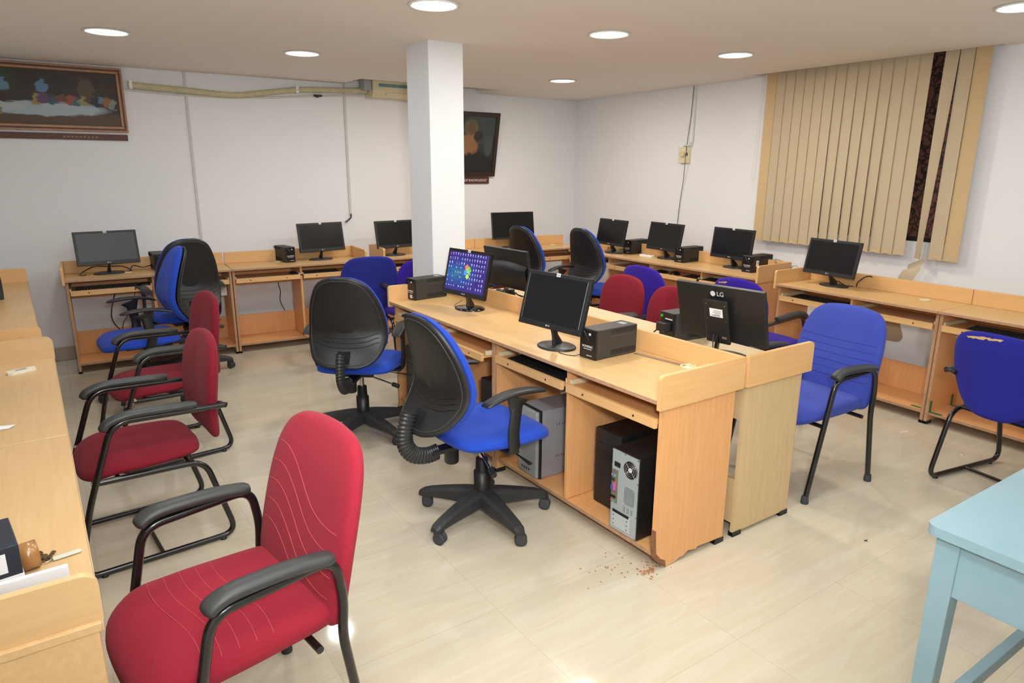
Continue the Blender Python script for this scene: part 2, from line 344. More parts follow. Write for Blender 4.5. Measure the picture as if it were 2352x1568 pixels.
# ------------------------------------------------------------------ desks
def desk(label, loc, rz, L=1.2, Dp=.43, lo=False, hi=False, back=True, top=None, side=None, trays=(.02, .02), slot_w=0, grommet=(.5, .80), ontop=False, worn=False, group=None, hang_mid=0):
    top = top or W_TOP; side = side or W_SIDE; rise = W_RISE
    t = thing('computer_desk', label, 'desk', (*loc, 0), rz, group)
    m = MB().box(0, L, .0015, Dp, .732, .75); m.box(.0, L, -.0015, .0015, .7325, .7495, 1)
    m.build('worktop', [top, W_EDGE if not ontop else top], t, bevel=.0015)
    if back: MB().box(0, L, Dp-.018, Dp, .75, .85).build('back_riser', rise, t, bevel=.003)
    for at, on in ((0, lo), (L, hi)):
        if not on: continue
        x0, x1 = (-.019, 0) if at == 0 else (L, L+.019)
        if ontop: x0, x1 = (.012, .030) if at == 0 else (L-.030, L-.012)
        rb_ = .7495 if ontop else .712
        r_ = .03 if ontop else .02; poly = [(.0, rb_)]+[(r_-r_*math.cos(a), .85-r_+r_*math.sin(a)) for a in [PI/2*k/5 for k in range(6)]]+[(Dp, .85), (Dp, rb_)]
        MB().prism(poly, x0, x1, lambda a, b, c: (c, a-.004, b)).build('end_riser', W_RISEY if top is not W_TOP3 else wood('beech_laminate_end', (212, 177, 130), (202, 166, 117), 'y'), t, bevel=.0015)
    py0, py1 = (.035 if not ontop else .006), Dp-.03; th = .018
    xs = [0.002+(.0 if lo else 0), L-.002-th]
    for i, x in enumerate(xs):
        if worn and i == 1:     # the lower front corner of this panel has crumbled away
            poly = [(py0, .732), (py0, .19), (py0+.004, .12), (py0+.008, .075), (py0+.035, .045), (py0+.055, .038), (py0+.07, .02), (py0+.075, 0), (py0+.12, .004), (py0+.16, .018), (py0+.175, .015), (py0+.21, .032), (py0+.26, .022), (py0+.27, .03), (py1, .022), (py1, .732)]
            sp = MB().prism([(a, b) for a, b in poly], x, x+th, lambda a, b, c: (c, a, b)).build('side_panel', side, t)
            cp = [(py0-.001, .19), (py0+.0035, .19), (py0+.008, .13), (py0+.012, .085), (py0+.04, .052), (py0+.07, .034), (py0+.076, .0), (py0+.05, .026), (py0+.03, .035), (py0+.006, .06), (py0-.001, .10)]
            MB().prism(cp, x-.001, x+th+.0012, lambda a, b, c: (c, a, b)).build('crumbled_edge', CHIP, sp)
        else:
            m = MB().box(x, x+th, py0+.0015, py1, .018, .732); m.box(x, x+th, py0-.001, py0+.0015, .018, .732, 1)
            sp = m.build('side_panel', [side, W_EDGE], t)
        for yy in (py0, py1-.05):
            if worn and i == 1 and yy == py0: continue
            MB().box(x-.004, x+th+.004, yy-.003, yy+.055, 0, .004).box(x-.004, x-.001, yy-.003, yy+.055, 0, .022).box(x+th+.001, x+th+.004, yy-.003, yy+.055, 0, .022).build('foot', BLACKP, sp)
    MB().box(L/2-th/2, L/2+th/2, py0+(.012 if not ontop else .07), py1, .083, .732).build('divider', side, t, bevel=.001)
    m = MB().box(th+.002, L-th-.002, py0+.014, py1, .062, .08); m.box(th+.002, L-th-.002, py0+.011, py0+.014, .063, .079, 1); m.build('bottom_shelf', [side, W_EDGE], t)
    MB().box(th+.002, L-th-.002, py1-.018, py1, .08, .27).build('lower_back_panel', side, t, bevel=.001)
    MB().box(th+.002, L-th-.002, py1-.018, py1, .55, .70).build('upper_back_rail', side, t, bevel=.001)
    b0 = [th+.004, L/2+th/2+.002]; b1 = [L/2-th/2-.002, L-th-.004]
    for i, y in enumerate(trays):
        if y is None: continue
        tr = MB().box(b0[i]+.01, b1[i]-.01, y+.018, min(y+.34, py1-.03), .636, .648).build('keyboard_tray', side, t, bevel=.001)
        y = y+.03 if ontop else y
        fr = MB().box(b0[i]+.004, b1[i]-.004, y, y+.018, .622, .662); w_ = b1[i]-b0[i]
        fr.build('tray_rail', W_RISE, tr, bevel=.0015)
        h = MB()
        for q in (.22, .78):
            M = Matrix.Translation((b0[i]+w_*q, y, .642)) @ Matrix.Rotation(PI/2, 4, 'X'); h.lathe([(.005, 0), (.005, .0012)], 12, M=M)
        h.build('screw_hole', mat('dark_hole', (30, 20, 14), .8), tr)
        MB().box(b0[i], b0[i]+.01, y+.03, py1-.03, .652, .674).build('tray_slide', CREAM, tr)
        MB().box(b1[i]-.01, b1[i], y+.03, py1-.03, .652, .674).build('tray_slide', CREAM, tr)
    if grommet:
        gr = MB().lathe([(.036, .0), (.038, .003), (.030, .005), (.027, .002), (.012, .002), (.010, .004)], 28, (0, 0, 0))
        gr.build('cable_grommet', CREAM, t, loc=(L*grommet[0], Dp*grommet[1], .75))
    return t
R90 = D(90)
# back wall row
desk('beech desk at the left end of the back wall row, under the hazy monitor', (.05, 6.125), D(-1.9), 1.20, .43, lo=True, grommet=(.36, .62), group=None)
desk('back wall beech desk with empty left bay, left of the navy armchair', (1.252, 6.085), D(-3.4), 1.17, .43, hi=True, grommet=(.38, .72))
desk('beech desk on the back wall half hidden behind the white pillar', (2.63, 6.03), D(-4.6), 1.15, .43, lo=True, grommet=None)
desk('beech desk filling the back right corner under the large monitor', (3.785, 5.935), D(-4.6), 1.15, .43, grommet=(.82, .75), trays=(.02, .0))
# window side rows
desk('beech desk along the right wall nearest the room corner', (4.60, 5.70), D(-88.7), 1.165, .45, grommet=None, trays=(.0, .0))
desk('beech desk left of the blind carrying the power box numbered 4', (4.628, 4.533), D(-88.7), 1.165, .45, hi=True, grommet=None, trays=(.0, .0))
desk('beech desk under the blind carrying a single monitor, raised far end board', (4.572, 3.125), D(-92.4), 1.19, .43, lo=True, grommet=(.80, .72))
desk('beech desk at the right edge of the photo behind the worn navy chair', (4.522, 1.932), D(-92.4), 1.20, .43, grommet=None)
# island, left row
desk('island desk at the far end of the left row, below the lit blue screen', (1.786, 4.058), D(-89.2), 1.19, .50, lo=True, grommet=None, trays=(.02, -.03))
desk('island desk at the near end of the left row with crumbled front corner', (1.804, 2.866), D(-89.2), 1.17, .50, hi=True, worn=True, grommet=(.79, .91))
# island, right row (paler)
desk('pale island desk at the near end of the right row, behind the big rear-facing monitor', (2.79, 1.70), D(90), 1.19, .46, lo=True, back=False, top=W_TOP2, side=W_SIDE2, grommet=None, trays=(.08, .08))
desk('pale island desk at the far end of the right row, under the pillar', (2.79, 2.892), D(90), 1.19, .46, back=False, top=W_TOP2, side=W_SIDE2, grommet=None, trays=(.08, .08))
# left wall rows
desk('pale beech desk in the lower left corner of the photo with carton and keys', (-.015, 1.372), D(91.0), 1.15, .52, lo=True, top=W_TOP3, side=W_TOP3, grommet=None, ontop=True)
desk('pale beech desk along the left edge with a dark monitor corner and white bracket', (-.036, 2.525), D(91.0), 1.13, .52, hi=True, top=W_TOP3, side=W_TOP3, grommet=None, ontop=True)
desk('beech desk on the left edge just beyond the double end boards', (-.098, 3.90), D(92.0), 1.16, .50, lo=True, grommet=None)
desk('beech desk at the far left nearest the back wall skirting', (-.14, 5.062), D(92.0), 1.18, .50, hi=True, grommet=None)

# ------------------------------------------------------------------ chairs
def task_chair(label, loc, az, base=0, lift=0, bs=.965, group=None, name='task_chair', sides=(-1, 1)):
    t = thing(name, label, 'chair', (*loc, 0), az-R90, group)
    # base
    m = MB()
    m.lathe([(.030, .150), (.045, .145), (.052, .115), (.056, .085), (.045, .07)], 28)
    for k in range(5):
        a = base-(az-R90)+2*PI*k/5; rows = []
        for r_, zt, zb, hw in ((.03, .148, .078, .044), (.10, .140, .074, .038), (.20, .122, .070, .031), (.27, .106, .066, .028), (.305, .094, .060, .026), (.325, .082, .060, .018)):
            sec = [(-hw, zb), (-hw, zt-.012), (-hw*.6, zt), (hw*.6, zt), (hw, zt-.012), (hw, zb)]
            rows.append([(r_*math.cos(a)-q*math.sin(a), r_*math.sin(a)+q*math.cos(a), z) for q, z in sec])
        m.grid(rows, 0, False, True); m.add(rows[-1], [tuple(range(6))]); m.add(rows[0], [tuple(range(6))])
    m.build('star_base', DARKP, t, bevel=.004)
    for k in range(5):
        a = base-(az-R90)+2*PI*k/5; tw = D(235)-(az-R90)+random.uniform(-.5, .5)
        cx, cy = .30*math.cos(a), .30*math.sin(a); mb = MB()
        mb.lathe([(.008, .075), (.008, .045)], 10, (cx, cy, 0))
        ax = Vector((math.cos(tw), math.sin(tw), 0)); 
        for q in (-.019, .005):
            M = Matrix.Translation((cx, cy, .0275)) @ Matrix.Rotation(tw, 4, 'Z') @ Matrix.Rotation(PI/2, 4, 'Y') @ Matrix.Translation((0, .012, q))
            mb.lathe([(.019, 0), (.0275, .003), (.0275, .012), (.019, .015)], 20, M=M)
        M = Matrix.Translation((cx, cy, 0)) @ Matrix.Rotation(tw, 4, 'Z')
        mb.box(-.021, .021, -.008, .022, .036, .058, M=M)
        mb.build('castor', RUBBER, t)
    z = lift
    MB().lathe([(.038, .13), (.038, .235+z*.5), (.030, .237+z*.5), (.028, .30+z), (.022, .302+z)], 24).build('gas_lift_cover', BLACKP, t)
    MB().lathe([(.0135, .29), (.0135, .40+z)], 16).build('gas_lift_rod', CHROME, t)
    m = MB().box(-.10, .10, -.12, .12, .392+z, .412+z).box(-.03, .03, -.27, -.10, .385+z, .405+z).box(-.25, .25, -.03, .03, .405+z, .418+z)
    me = m.build('tilt_mechanism', BLACKP, t, bevel=.003)
    MB().lathe([(.036, 0), (.036, -.012), (.033, -.014), (.036, -.018), (.033, -.02), (.033, -.075), (.028, -.082)], 24, (-.02, -.15, .392+z)).build('tension_knob', BLACKP, me)
    MB().tube([(.05, -.06, .392+z), (.23, -.10, .345+z)], .005, 8).build('tilt_lever', CHROME, me)
    MB().tube([(.215, -.097, .349+z), (.255, -.106, .338+z)], .013, 12).build('lever_knob', BLACKP, me)
    MB().tube([(.06, .05, .392+z), (.20, .06, .37+z), (.29, .06, .36+z)], .005, 8, radii=[.004, .005, .012], flat=(1, .5)).build('height_lever', BLACKP, me)
    # seat
    oc = [(0, -.235), (.13, -.228), (.205, -.19), (.235, -.08), (.25, .06), (.235, .18), (.16, .245), (0, .255), (-.16, .245), (-.235, .18), (-.25, .06), (-.235, -.08), (-.205, -.19), (-.13, -.228)]
    def sf(u, v, w_):
        drop = max(0, v-.12)**2*1.9+max(0, abs(u)-.18)*.10
        return (u, v+.01, .456+z+w_-drop-.02*math.exp(-((v+.05)**2+u*u)/.02)*(w_ > 0)*.5)
    Pad(oc, sf, .040, .034, 3.2).mesh().build('seat', BLUE, t)
    # back: cushion in front of a moulded shell
    ob = [(0, 0), (.10, .004), (.178, .038), (.220, .12), (.227, .21), (.211, .34), (.181, .44), (.138, .52), (.07, .562), (0, .568)]
    ob = ob+[(-a, b) for a, b in ob[-2:0:-1]]
    def bf(u, v, w_):
        y = -.225-(.14*(1-v/.22)**2 if v < .22 else .10*((v-.22)/.35)**1.5)+.42*u*u
        return (u, y+w_, .515+z+v*bs)
    Pad(ob, lambda u, v, w_: bf(u, v, w_+.014), .056, .008, 3, centre=(0, .27)).mesh().build('back_cushion', BLUE, t)
    pd = Pad(ob, bf, .006, .034, 2.6, centre=(0, .27)); sh = pd.mesh().build('back_shell', SHELL, t)
    g = MB()
    for dv in (0, .028, .056):
        pts = [pd.pt(u, .19-dv-.022*(1-(u/.18)**2)+.010*math.exp(-((abs(u)-.17)/.03)**2), -1, .0008) for u in [q*.0125 for q in range(-15, 16)]]
        g.tube(pts, .0028, 6)
    g.build('shell_rib', mat('shell_rib_plastic', (22, 22, 22), .5), sh)
    k_ = len(pd.o); rim = [pd.pt(pd.c[0]+(a-pd.c[0])*.90, pd.c[1]+(b-pd.c[1])*.92, -1, .0004) for a, b in pd.o]
    MB().tube(rim, .003, 6, closed=True).build('shell_rim', mat('shell_rim_plastic', (58, 58, 56), .4), sh)
    sv = [pd.pt(u, v, -1, .001) for u, v in ((-.040, .03), (.040, .03), (.036, .095), (-.036, .095))]
    MB().add(sv+[q+Vector((0, .01, 0)) for q in sv], [(0, 1, 2, 3), (4, 5, 6, 7), (0, 1, 5, 4), (1, 2, 6, 5), (2, 3, 7, 6), (3, 0, 4, 7)]).build('shell_slot', mat('slot_black', (8, 8, 8), .9), sh)
    # bellows: ribbed boot from the slot down and forward to the mechanism
    path = smooth_path([(0, -.362, .600+z), (0, -.385, .53+z), (0, -.388, .46+z), (0, -.350, .405+z), (0, -.285, .385+z), (0, -.235, .390+z)], 14)
    rad = [.031 if (i % 3) < 2 else .0235 for i in range(len(path))]
    MB().tube(path, .03, 16, flat=(1.25, .80), radii=rad).build('bellows', mat('ribbed_boot_plastic', (44, 44, 44), .38), t)
    # arms
    for s in sides:
        m = MB(); x = .262*s
        pts = round_path([(.15*s, .0, .412+z), (x, .0, .415+z), (x+.01*s, -.02, .50+z), (x, .01, .66+z)], .045, 6)
        m.tube(pts, .03, 12, flat=(.42, 1.0) if 0 else (1, .36), up=(s, 0, 0.0001)); 
        m.tube([(x, -.005, .60+z), (x, .0, .635+z), (x, .01, .665+z)], .03, 12, radii=[.026, .04, .062], flat=(1, .30), up=(s, 0, .0001))
        ar = m.build('armrest', BLACKP, t)
        pp = Pad([(-.028, -.15), (0, -.165), (.028, -.15), (.033, 0), (.028, .13), (0, .15), (-.028, .13), (-.033, 0)], lambda u, v, w_: (x+u, v+.005, .678+z+w_-1.3*(v*v)*(.55 if v > 0 else .9)+.012), .011, .011, 3)
        pp.mesh(rings=5).build('arm_pad', BLACKP, ar)
    return t
task_chair('blue swivel chair with scuffed black back, nearest the camera beside the island', (1.52, 2.48), D(2), base=D(-18), bs=.88)
task_chair('blue swivel chair standing behind the scuffed one, at the far end of the island', (1.465, 3.79), D(52), base=D(-75), bs=.89)
task_chair('blue swivel chair seen from its side, facing the left wall desks', (.44, 5.21), D(184), base=D(20), lift=-.005)
task_chair('blue swivel chair facing the back wall, its tall black back behind the side-on chair', (.785, 5.69), D(97), base=D(2), lift=.03)
task_chair('far blue swivel chair in front of the corner desk, left one of two', (3.90, 5.22), D(6), base=D(30), lift=.02)
task_chair('far blue swivel chair by the right wall row, right one of two, arm showing', (4.39, 4.91), D(2), base=D(10), lift=.0, sides=(-1,))

def visitor_chair(label, loc, az, fab, narrow=False, torn=None, foam=False, name='visitor_chair', egg=False, group=None, pads=(.15, -.19), bh=1.06):
    t = thing(name, label, 'chair', (*loc, 0), az-R90, group)
    oc = [(0, -.215), (.12, -.212), (.20, -.18), (.232, -.06), (.238, .08), (.215, .19), (.13, .235), (0, .245), (-.13, .235), (-.215, .19), (-.238, .08), (-.232, -.06), (-.20, -.18), (-.12, -.212)]
    Pad(oc, lambda u, v, w_: (u, v, .432+w_-max(0, v-.10)**2*2.2-(.10*u*u)), .034, .030, 3.2).mesh().build('seat', fab, t)
    if egg: ob = [(0, 0), (.09, .012), (.165, .07), (.215, .17), (.232, .28), (.215, .375), (.14, .415), (0, .425)]
    else: ob = [(0, 0), (.10, .005), (.17, .03), (.205, .11), (.222, .22), (.215, .33), (.165, .41), (.09, .437), (0, .445)]
    ob = ob+[(-a, b) for a, b in ob[-2:0:-1]]
    fb = lambda u, v, w_: (u, -.265-.055*(max(v, 0)/.44)**1.3-(.03*(1-v/.2)**2 if v < .2 else 0)+.45*u*u+w_, .425+v*(1 if egg else bh))
    bk = Pad(ob, fb, .036, .034, 2.8, centre=(0, .22)).mesh().build('backrest', fab, t)
    for s in (-1, 1):
        x = .243*s; m = MB()
        # one bent tube per side: back bracket, arm, front leg, floor rail, rear bend, seat rail
        pts = round_path([(x, -.30, .615), (x, .12, .632), (x, .235, .30), (x, .30, .016), (x, -.30, .016), (x*.98, -.20, .385), (x*.95, .215, .395)], .07, 7)
        m.tube(pts, .0125, 12); fr = m.build('side_frame', TUBE, t)
        MB().tube([(x, -.31, .612), (x*.93, -.287, .615), (x*.80, -.295, .61)], .016, 8, flat=(1, .7)).build('back_bracket', BLACKP, fr)
        for yy in (.22, -.24): MB().lathe([(.014, 0), (.014, .008), (.010, .012)], 12, (x, yy, 0)).build('glide', BLACKP, fr)
        sec = []
        p0 = Vector((x, pads[1], .640)); pth = smooth_path([(x, pads[1], .642), (x, 0, .652), (x, .08, .650), (x, .135, .632), (x, .155, .605)], 6)
        MB().tube(pth, .026, 14, flat=(1, .66), radii=[.018]+[.0265]*(len(pth)-3)+[.023, .012]).build('arm_pad', PADM, fr)
    MB().tube([(-.243, .0, .018), (.243, .0, .018)], .009, 8).build('floor_crossbar', TUBE, t)
    for yy in (.12, -.14): MB().tube([(-.235, yy, .390), (.235, yy, .390)], .009, 8).build('seat_crossbar', TUBE, t)
    if torn:
        P = Pad(ob, fb, .036, .034, 2.8, centre=(0, .22)); m = MB()
        us = [torn[0]+(torn[1]-torn[0])*k/14 for k in range(15)]
        top = lambda u: .445-.0 if not egg else .425
        row0 = [P.pt(u, (.418 if not egg else .405)-.12*u*u*6+random.uniform(-.003, .003), torn[2], .0015) for u in us]; row1 = [P.pt(u, (.409 if not egg else .396)-.12*u*u*6+random.uniform(-.006, .006)*math.sin(PI*k/14), torn[2], .0018) for k, u in enumerate(us)]
        for k in (0, 14): row1[k] = row0[k]
        m.grid([row0, row1]); m.build('torn_patch', FOAM, bk)
    if foam:
        m = MB()
        for k in range(6): m.tube([(-.16-.014*k, .17, .40), (-.165-.014*k, .19+.006*k, .375), (-.17-.013*k, .18, .345+.01*(k % 3))], .012, 7, radii=[.014, .010, .002])
        m.build('torn_foam', FOAM, t)
    return t
visitor_chair('dark red sled chair nearest the big red armchair, beside the left wall desk', (.20, 3.165), D(185), DRED)
visitor_chair('dark red sled chair farther back, torn foam under its seat, before the side-on blue chair', (.405, 4.165), D(187), DRED, foam=True)
visitor_chair('red chair back behind the island, left one of two, farther from the rear-facing monitor', (3.04, 3.50), D(178), DRED, bh=1.0)
visitor_chair('red chair back behind the island, right one, half hidden by the rear-facing monitor', (2.98, 2.96), D(178), DRED, bh=1.0)
visitor_chair('violet chair behind the two red chairs, facing the right wall desks', (3.96, 3.66), D(2), VIOLET)
visitor_chair('violet chair behind the rear-facing monitor, with torn top edge', (4.08, 2.88), D(2), VIOLET, torn=(-.14, -.06, -1))
visitor_chair('violet chair mostly hidden by the white pillar', (2.49, 5.19), D(84), VIOLET)
visitor_chair('worn navy sled chair at the right edge with a long tear along its top', (3.96, 1.21), D(-10), NAVY2, torn=(-.16, .02, -1), egg=True)
visitor_chair('red chair whose top sliver shows above the rear-facing monitor near the pillar', (3.09, 5.04), D(180), DRED)

def arm_chair(label, loc, az, fab, stitch=None, waves='none', group=None):
    t = thing('high_back_armchair', label, 'chair', (*loc, 0), az-R90, group)
    oc = [(0, -.25), (.14, -.248), (.215, -.22), (.235, -.08), (.243, .06), (.235, .17), (.165, .245), (0, .262), (-.165, .245), (-.235, .17), (-.243, .06), (-.235, -.08), (-.215, -.22), (-.14, -.248)]
    sf = lambda u, v, w_: (u, v, .435+w_-max(0, v-.12)**2*2.4+.015*min(0, v))
    sp = Pad(oc, sf, .038, .045, 3.8); st = sp.mesh().build('seat', fab, t)
    ob = [(0, 0), (.12, .0), (.205, .012), (.228, .07), (.232, .20), (.225, .34), (.200, .44), (.150, .492), (.07, .508), (0, .511)]
    ob = ob+[(-a, b) for a, b in ob[-2:0:-1]]
    bfn = lambda u, v, w_: (u*1.06, -.222-.135*(max(v, 0)/.51)**1.25+.30*u*u*(v/.51)+w_, .385+v)
    bp = Pad(ob, bfn, .040, .030, 3.4, centre=(0, .25)); bk = bp.mesh(rings=10).build('backrest', fab, t)
    if waves == 'red':
        m = MB()
        for k in range(5):
            pts = []
            for q in range(33):
                u = .195-.39*q/32; v = .395-.058*k-.13*(1/(1+math.exp((u-.0)/.045)))+.02*math.exp(-((u-.14)/.08)**2)
                if abs(u) < .214-.04*max(0, (v-.34)/.1): pts.append(bp.pt(u, v, 1, .0002))
            m.tube(pts, .0009, 5)
        m.build('stitching', stitch, bk)
        m = MB()
        for k in range(5):
            m.tube([sp.pt(u, -.05+.043*k+.012*math.sin(u*14), 1, .0002) for u in [q*.0115 for q in range(-19, 20)]], .0009, 5)
        m.build('stitching', stitch, st)
    if waves == 'arc':
        m = MB()
        for k in range(6):
            m.tube([bp.pt(u, .335-.038*k+.5*u*u*.25, 1, .0004) for u in [q*.0105 for q in range(-20, 21)]], .0016, 5)
        m.build('stitching', stitch, bk)
        m = MB()
        for k in range(4):
            m.tube([sp.pt(.08+.022*k, v, 1, .0002) for v in [q*.012 for q in range(-12, 14)]], .0009, 5)
        m.build('stitching', mat('pale_blue_thread', (110, 120, 205), .9), st)
    for s in (-1, 1):
        x = .262*s; m = MB()
        pts = round_path([(x, .235, .012), (x, .105, .612), (x, -.205, .628), (x, -.225, .50), (x, -.215, .40), (x*1.0, -.275, .012)], .055, 7)
        m.tube(pts, .0135, 12); fr = m.build('side_frame', TUBE, t)
        for yy in (.235, -.275): MB().lathe([(.018, 0), (.019, .006), (.017, .036), (.014, .04)], 14, (x, yy, 0)).build('rubber_foot', RUBBER, fr)
        pth = smooth_path([(x, -.20, .634), (x, -.10, .648), (x, .00, .652), (x, .06, .650), (x, .095, .640), (x, .118, .622)], 6)
        MB().tube(pth, .030, 16, flat=(1, .62), radii=[.020, .028]+[.0300]*(len(pth)-5)+[.028, .023, .012]).build('arm_pad', PADM, fr)
    for yy in (.15, -.15): MB().tube([(-.262, yy, .382), (.262, yy, .382)], .011, 8).build('seat_crossbar', TUBE, t)
    return t
arm_chair('large red high-back armchair in the foreground with pale wavy stitching', (.25, 1.76), D(189), RED, STITCHR, 'red')
arm_chair('faded blue high-back armchair with ribbed back, standing right of the island', (3.17, 1.955), D(176), LBLUE, STITCHB, 'arc')
arm_chair('plain navy high-back armchair at the back wall desks, behind the second swivel chair', (2.19, 5.56), D(82), NAVY)

# ------------------------------------------------------------------ monitors
def monitor(label, loc, az, w_=.445, h=.265, tilt=11, z0=.085, model='wide', screen=None, brand=True, stand=True, back=None, group=None, base_off=.07, desk_z=.75):
    """screen looks towards azimuth az; loc is the point under the middle of the screen's lower edge"""
    t = thing('computer_monitor', label, 'monitor', (loc[0], loc[1], desk_z), az+R90, group)   # local -Y is the way it looks
    T = Matrix.Translation((0, 0, z0)) @ Matrix.Rotation(D(-tilt), 4, 'X')
    bz = .018 if model != 'slim' else .008; th = .022
    m = MB()
    m.box(-w_/2, w_/2, 0, th, 0, h, M=T)
    if back is None: m.box(-w_/2+.05, w_/2-.05, th, th+.016, .03, h-.06, M=T)
    ho = m.build('housing', BLACKP if model != 'gloss' else GLOSSB, t, bevel=.003)
    lo = bz+.012
    sc = MB().box(-w_/2+bz, w_/2-bz, -.0012, .002, lo, h-bz, M=T).build('screen', screen or SCREEN, t)
    R = (D(90)-D(tilt), 0, 0)
    def at(x, z, y=0): return T @ Vector((x, y, z))
    if brand: 
        text('brand_logo', 'LG' if model != 'gloss' else 'SAMSUNG', .011 if model != 'gloss' else .008, LOGO, t, at(.004, lo*.5, -.0012), R)
        if model != 'gloss': MB().lathe([(.0045, 0), (.0045, .001)], 16, M=T @ Matrix.Translation((-.012, -.0005, lo*.5)) @ Matrix.Rotation(PI/2, 4, 'X')).build('brand_emblem', LOGO, t)
        if model != 'slim':
            MB().box(-.012, .012, -.0022, .0, h-.016, h+.001, M=T).build('sticker', LABELW, t)
            MB().box(-.007, -.003, -.0026, -.001, h-.013, h-.004, M=T).box(.001, .007, -.0026, -.001, h-.013, h-.004, M=T).build('sticker_print', mat('sticker_print', (110, 110, 112), .6), t)
    if model == 'old':   # bright reveal along both sides of the panel
        m = MB()
        for s in (-1, 1): m.box(s*(w_/2-bz)-.0012, s*(w_/2-bz)+.0012, -.0016, 0, lo, h-bz, M=T)
        m.build('screen_edge', mat('screen_edge_grey', (130, 132, 134), .4), t)
    # stand
    m = MB()
    if model == 'lgback':
        pts = [(0, .045, z0+.06), (0, .062, .05), (0, .060, .012)]
        m.tube(pts, .02, 14, flat=(.9, .4)); m.build('stand_neck', GLOSSB, t)
    else:
        m.tube([(0, .030, z0+.05), (0, .052, .06), (0, base_off-.005, .012)], .024, 16, radii=[.020, .020, .034], flat=(1, .45)); m.build('stand_neck', BLACKP if model != 'gloss' else GLOSSB, t)
    bm = GLOSSB if model == 'gloss' else BLACKP
    e = MB(); k = 40
    prof = [(1.0, 0), (1.0, .006), (.94, .010), (.4, .016), (.25, .018)]
    rx, ry = (.105, .085) if model in ('gloss', 'old') else (.115, .08) if model != 'lgback' else (.135, .10)
    rows = [[(rx*s*math.cos(2*PI*i/k), (base_off-.01 if model != 'lgback' else -.005)+ry*s*math.sin(2*PI*i/k), zz) for i in range(k)] for s, zz in prof]
    e.grid(rows, 0, True, True); e.add(rows[0], [tuple(range(k))]); e.add(rows[-1], [tuple(range(k))])
    e.build('stand_base', bm, t)
    if back == 'lg':
        bx = MB().box(-.062, .062, th+.016, th+.032, -.0, h-.055, M=T).build('rear_cover', BLACKP, t, bevel=.006)
        Rb = (D(90)+D(tilt), 0, PI)
        text('brand_logo', 'LG', .030, LOGO, t, at(-.020, h-.030, th+.0165), Rb)
        M = T @ Matrix.Translation((.018, th+.0155, h-.030)) @ Matrix.Rotation(-PI/2, 4, 'X')
        MB().lathe([(.0125, 0), (.0125, .001)], 28, M=M).build('brand_emblem', LOGO, t)
        MB().box(-.036, .030, th+.032, th+.0327, h-.135, h-.095, M=T).build('rating_label', LABELW, bx)
        pr = MB()
        for k2 in range(5): pr.box(-.030+.002*k2, .006+.004*(k2 % 3), th+.0327, th+.0331, h-.104-.0055*k2, h-.1025-.0055*k2, M=T)
        for k2 in range(16): pr.box(-.022+.0028*k2, -.0208+.0028*k2, th+.0327, th+.0331, h-.131, h-.126, M=T)
        pr.build('label_print', mat('dark_print', (60, 60, 62), .7), bx)
        sc_ = MB()
        for a, b_ in ((-.05, h-.075), (.045, h-.075), (-.05, h-.15), (.045, h-.15)): sc_.lathe([(.0022, 0), (.0022, .0012)], 10, M=T @ Matrix.Translation((a, th+.032, b_)) @ Matrix.Rotation(-PI/2, 4, 'X'))
        sc_.build('vesa_screw', CHROME, bx)
        MB().box(-.050, -.026, th+.032, th+.0345, .030, .040, M=T).build('video_port', CHROME, bx)
        MB().box(-.005, .035, th+.032, th+.034, .040, .052, M=T).build('power_inlet', mat('slot_black', (8, 8, 8), .9), bx)
        MB().tube([at(.015, .046, th+.034), at(.012, .03, th+.05), (.004, .085, .07), (-.002, .095, .03), (-.002, .08, .02)], .003, 8).build('power_lead', BLACKP, t)
    if back == 'bulge':
        m = MB(); rows = []
        for j in range(9):
            q = j/8; zc = h*.10+q*h*.52; row = []
            for i in range(13):
                u = -1+2*i/12; dep = .020+.028*math.sqrt(max(0, 1-(u)**4))*(math.sin(PI*min(1, (1-q)*1.4+.1)/1.0*.5) if 1 else 1)
                row.append(at(u*(w_/2-.012), zc+.02*(1-u*u)*q, th+dep if q < 1 else th))
            rows.append(row)
        m.grid(rows); b0 = rows[0]; m.add(list(b0)+[at((-1+2*i/12)*(w_/2-.012), h*.10, th-.002) for i in range(13)], [(i, i+1, 14+i, 13+i) for i in range(12)])
        for ci in (0, 12): pass
        m.build('rear_cover', BLACKP, t)
        MB().box(.095, .118, th+.02, th+.045, .012, .030, M=T).build('video_plug', mat('blue_plug', (30, 70, 170), .5), t)
        MB().box(-.06, -.02, th+.03, th+.048, .010, .026, M=T).build('dvi_port', CHROME, t)
    return t
monitor('black widescreen monitor with hazy grey screen at the left end of the back wall row', (.375, 6.29), D(-84), screen=SCREENG, base_off=.09)
monitor('black widescreen monitor on the back wall beside a power box, left of the pillar', (2.11, 6.25), D(-84), base_off=.08)
monitor('black widescreen monitor cut off by the white pillar', (2.835, 6.17), D(-86), base_off=.09)
monitor('large frameless black monitor on the corner desk, above a swivel chair', (4.20, 6.15), D(-97), w_=.51, h=.288, tilt=8, model='slim', brand=False, z0=.10)
monitor('black monitor on the right wall row nearest the room corner', (4.76, 5.245), D(176), base_off=.08)
monitor('black monitor on the right wall row between two black power boxes', (4.88, 4.62), D(177), base_off=.09)
monitor('black monitor left of the power box numbered 4', (4.93, 3.862), D(177), tilt=7, base_off=.09)
monitor('black monitor standing alone on the desk under the blind', (4.765, 2.838), D(172), base_off=.10)
monitor('black monitor seen from behind with curved rear cover, right of the lit blue screen', (2.439, 3.594), D(3.7), w_=.45, h=.261, tilt=9.8, brand=False, back='bulge', z0=.10, base_off=.05)
monitor('big black monitor seen from behind with silver logo and white label', (2.525, 1.965), D(6.5), w_=.448, h=.268, tilt=15, z0=.09, model='lgback', brand=False, back='lg', base_off=.06)
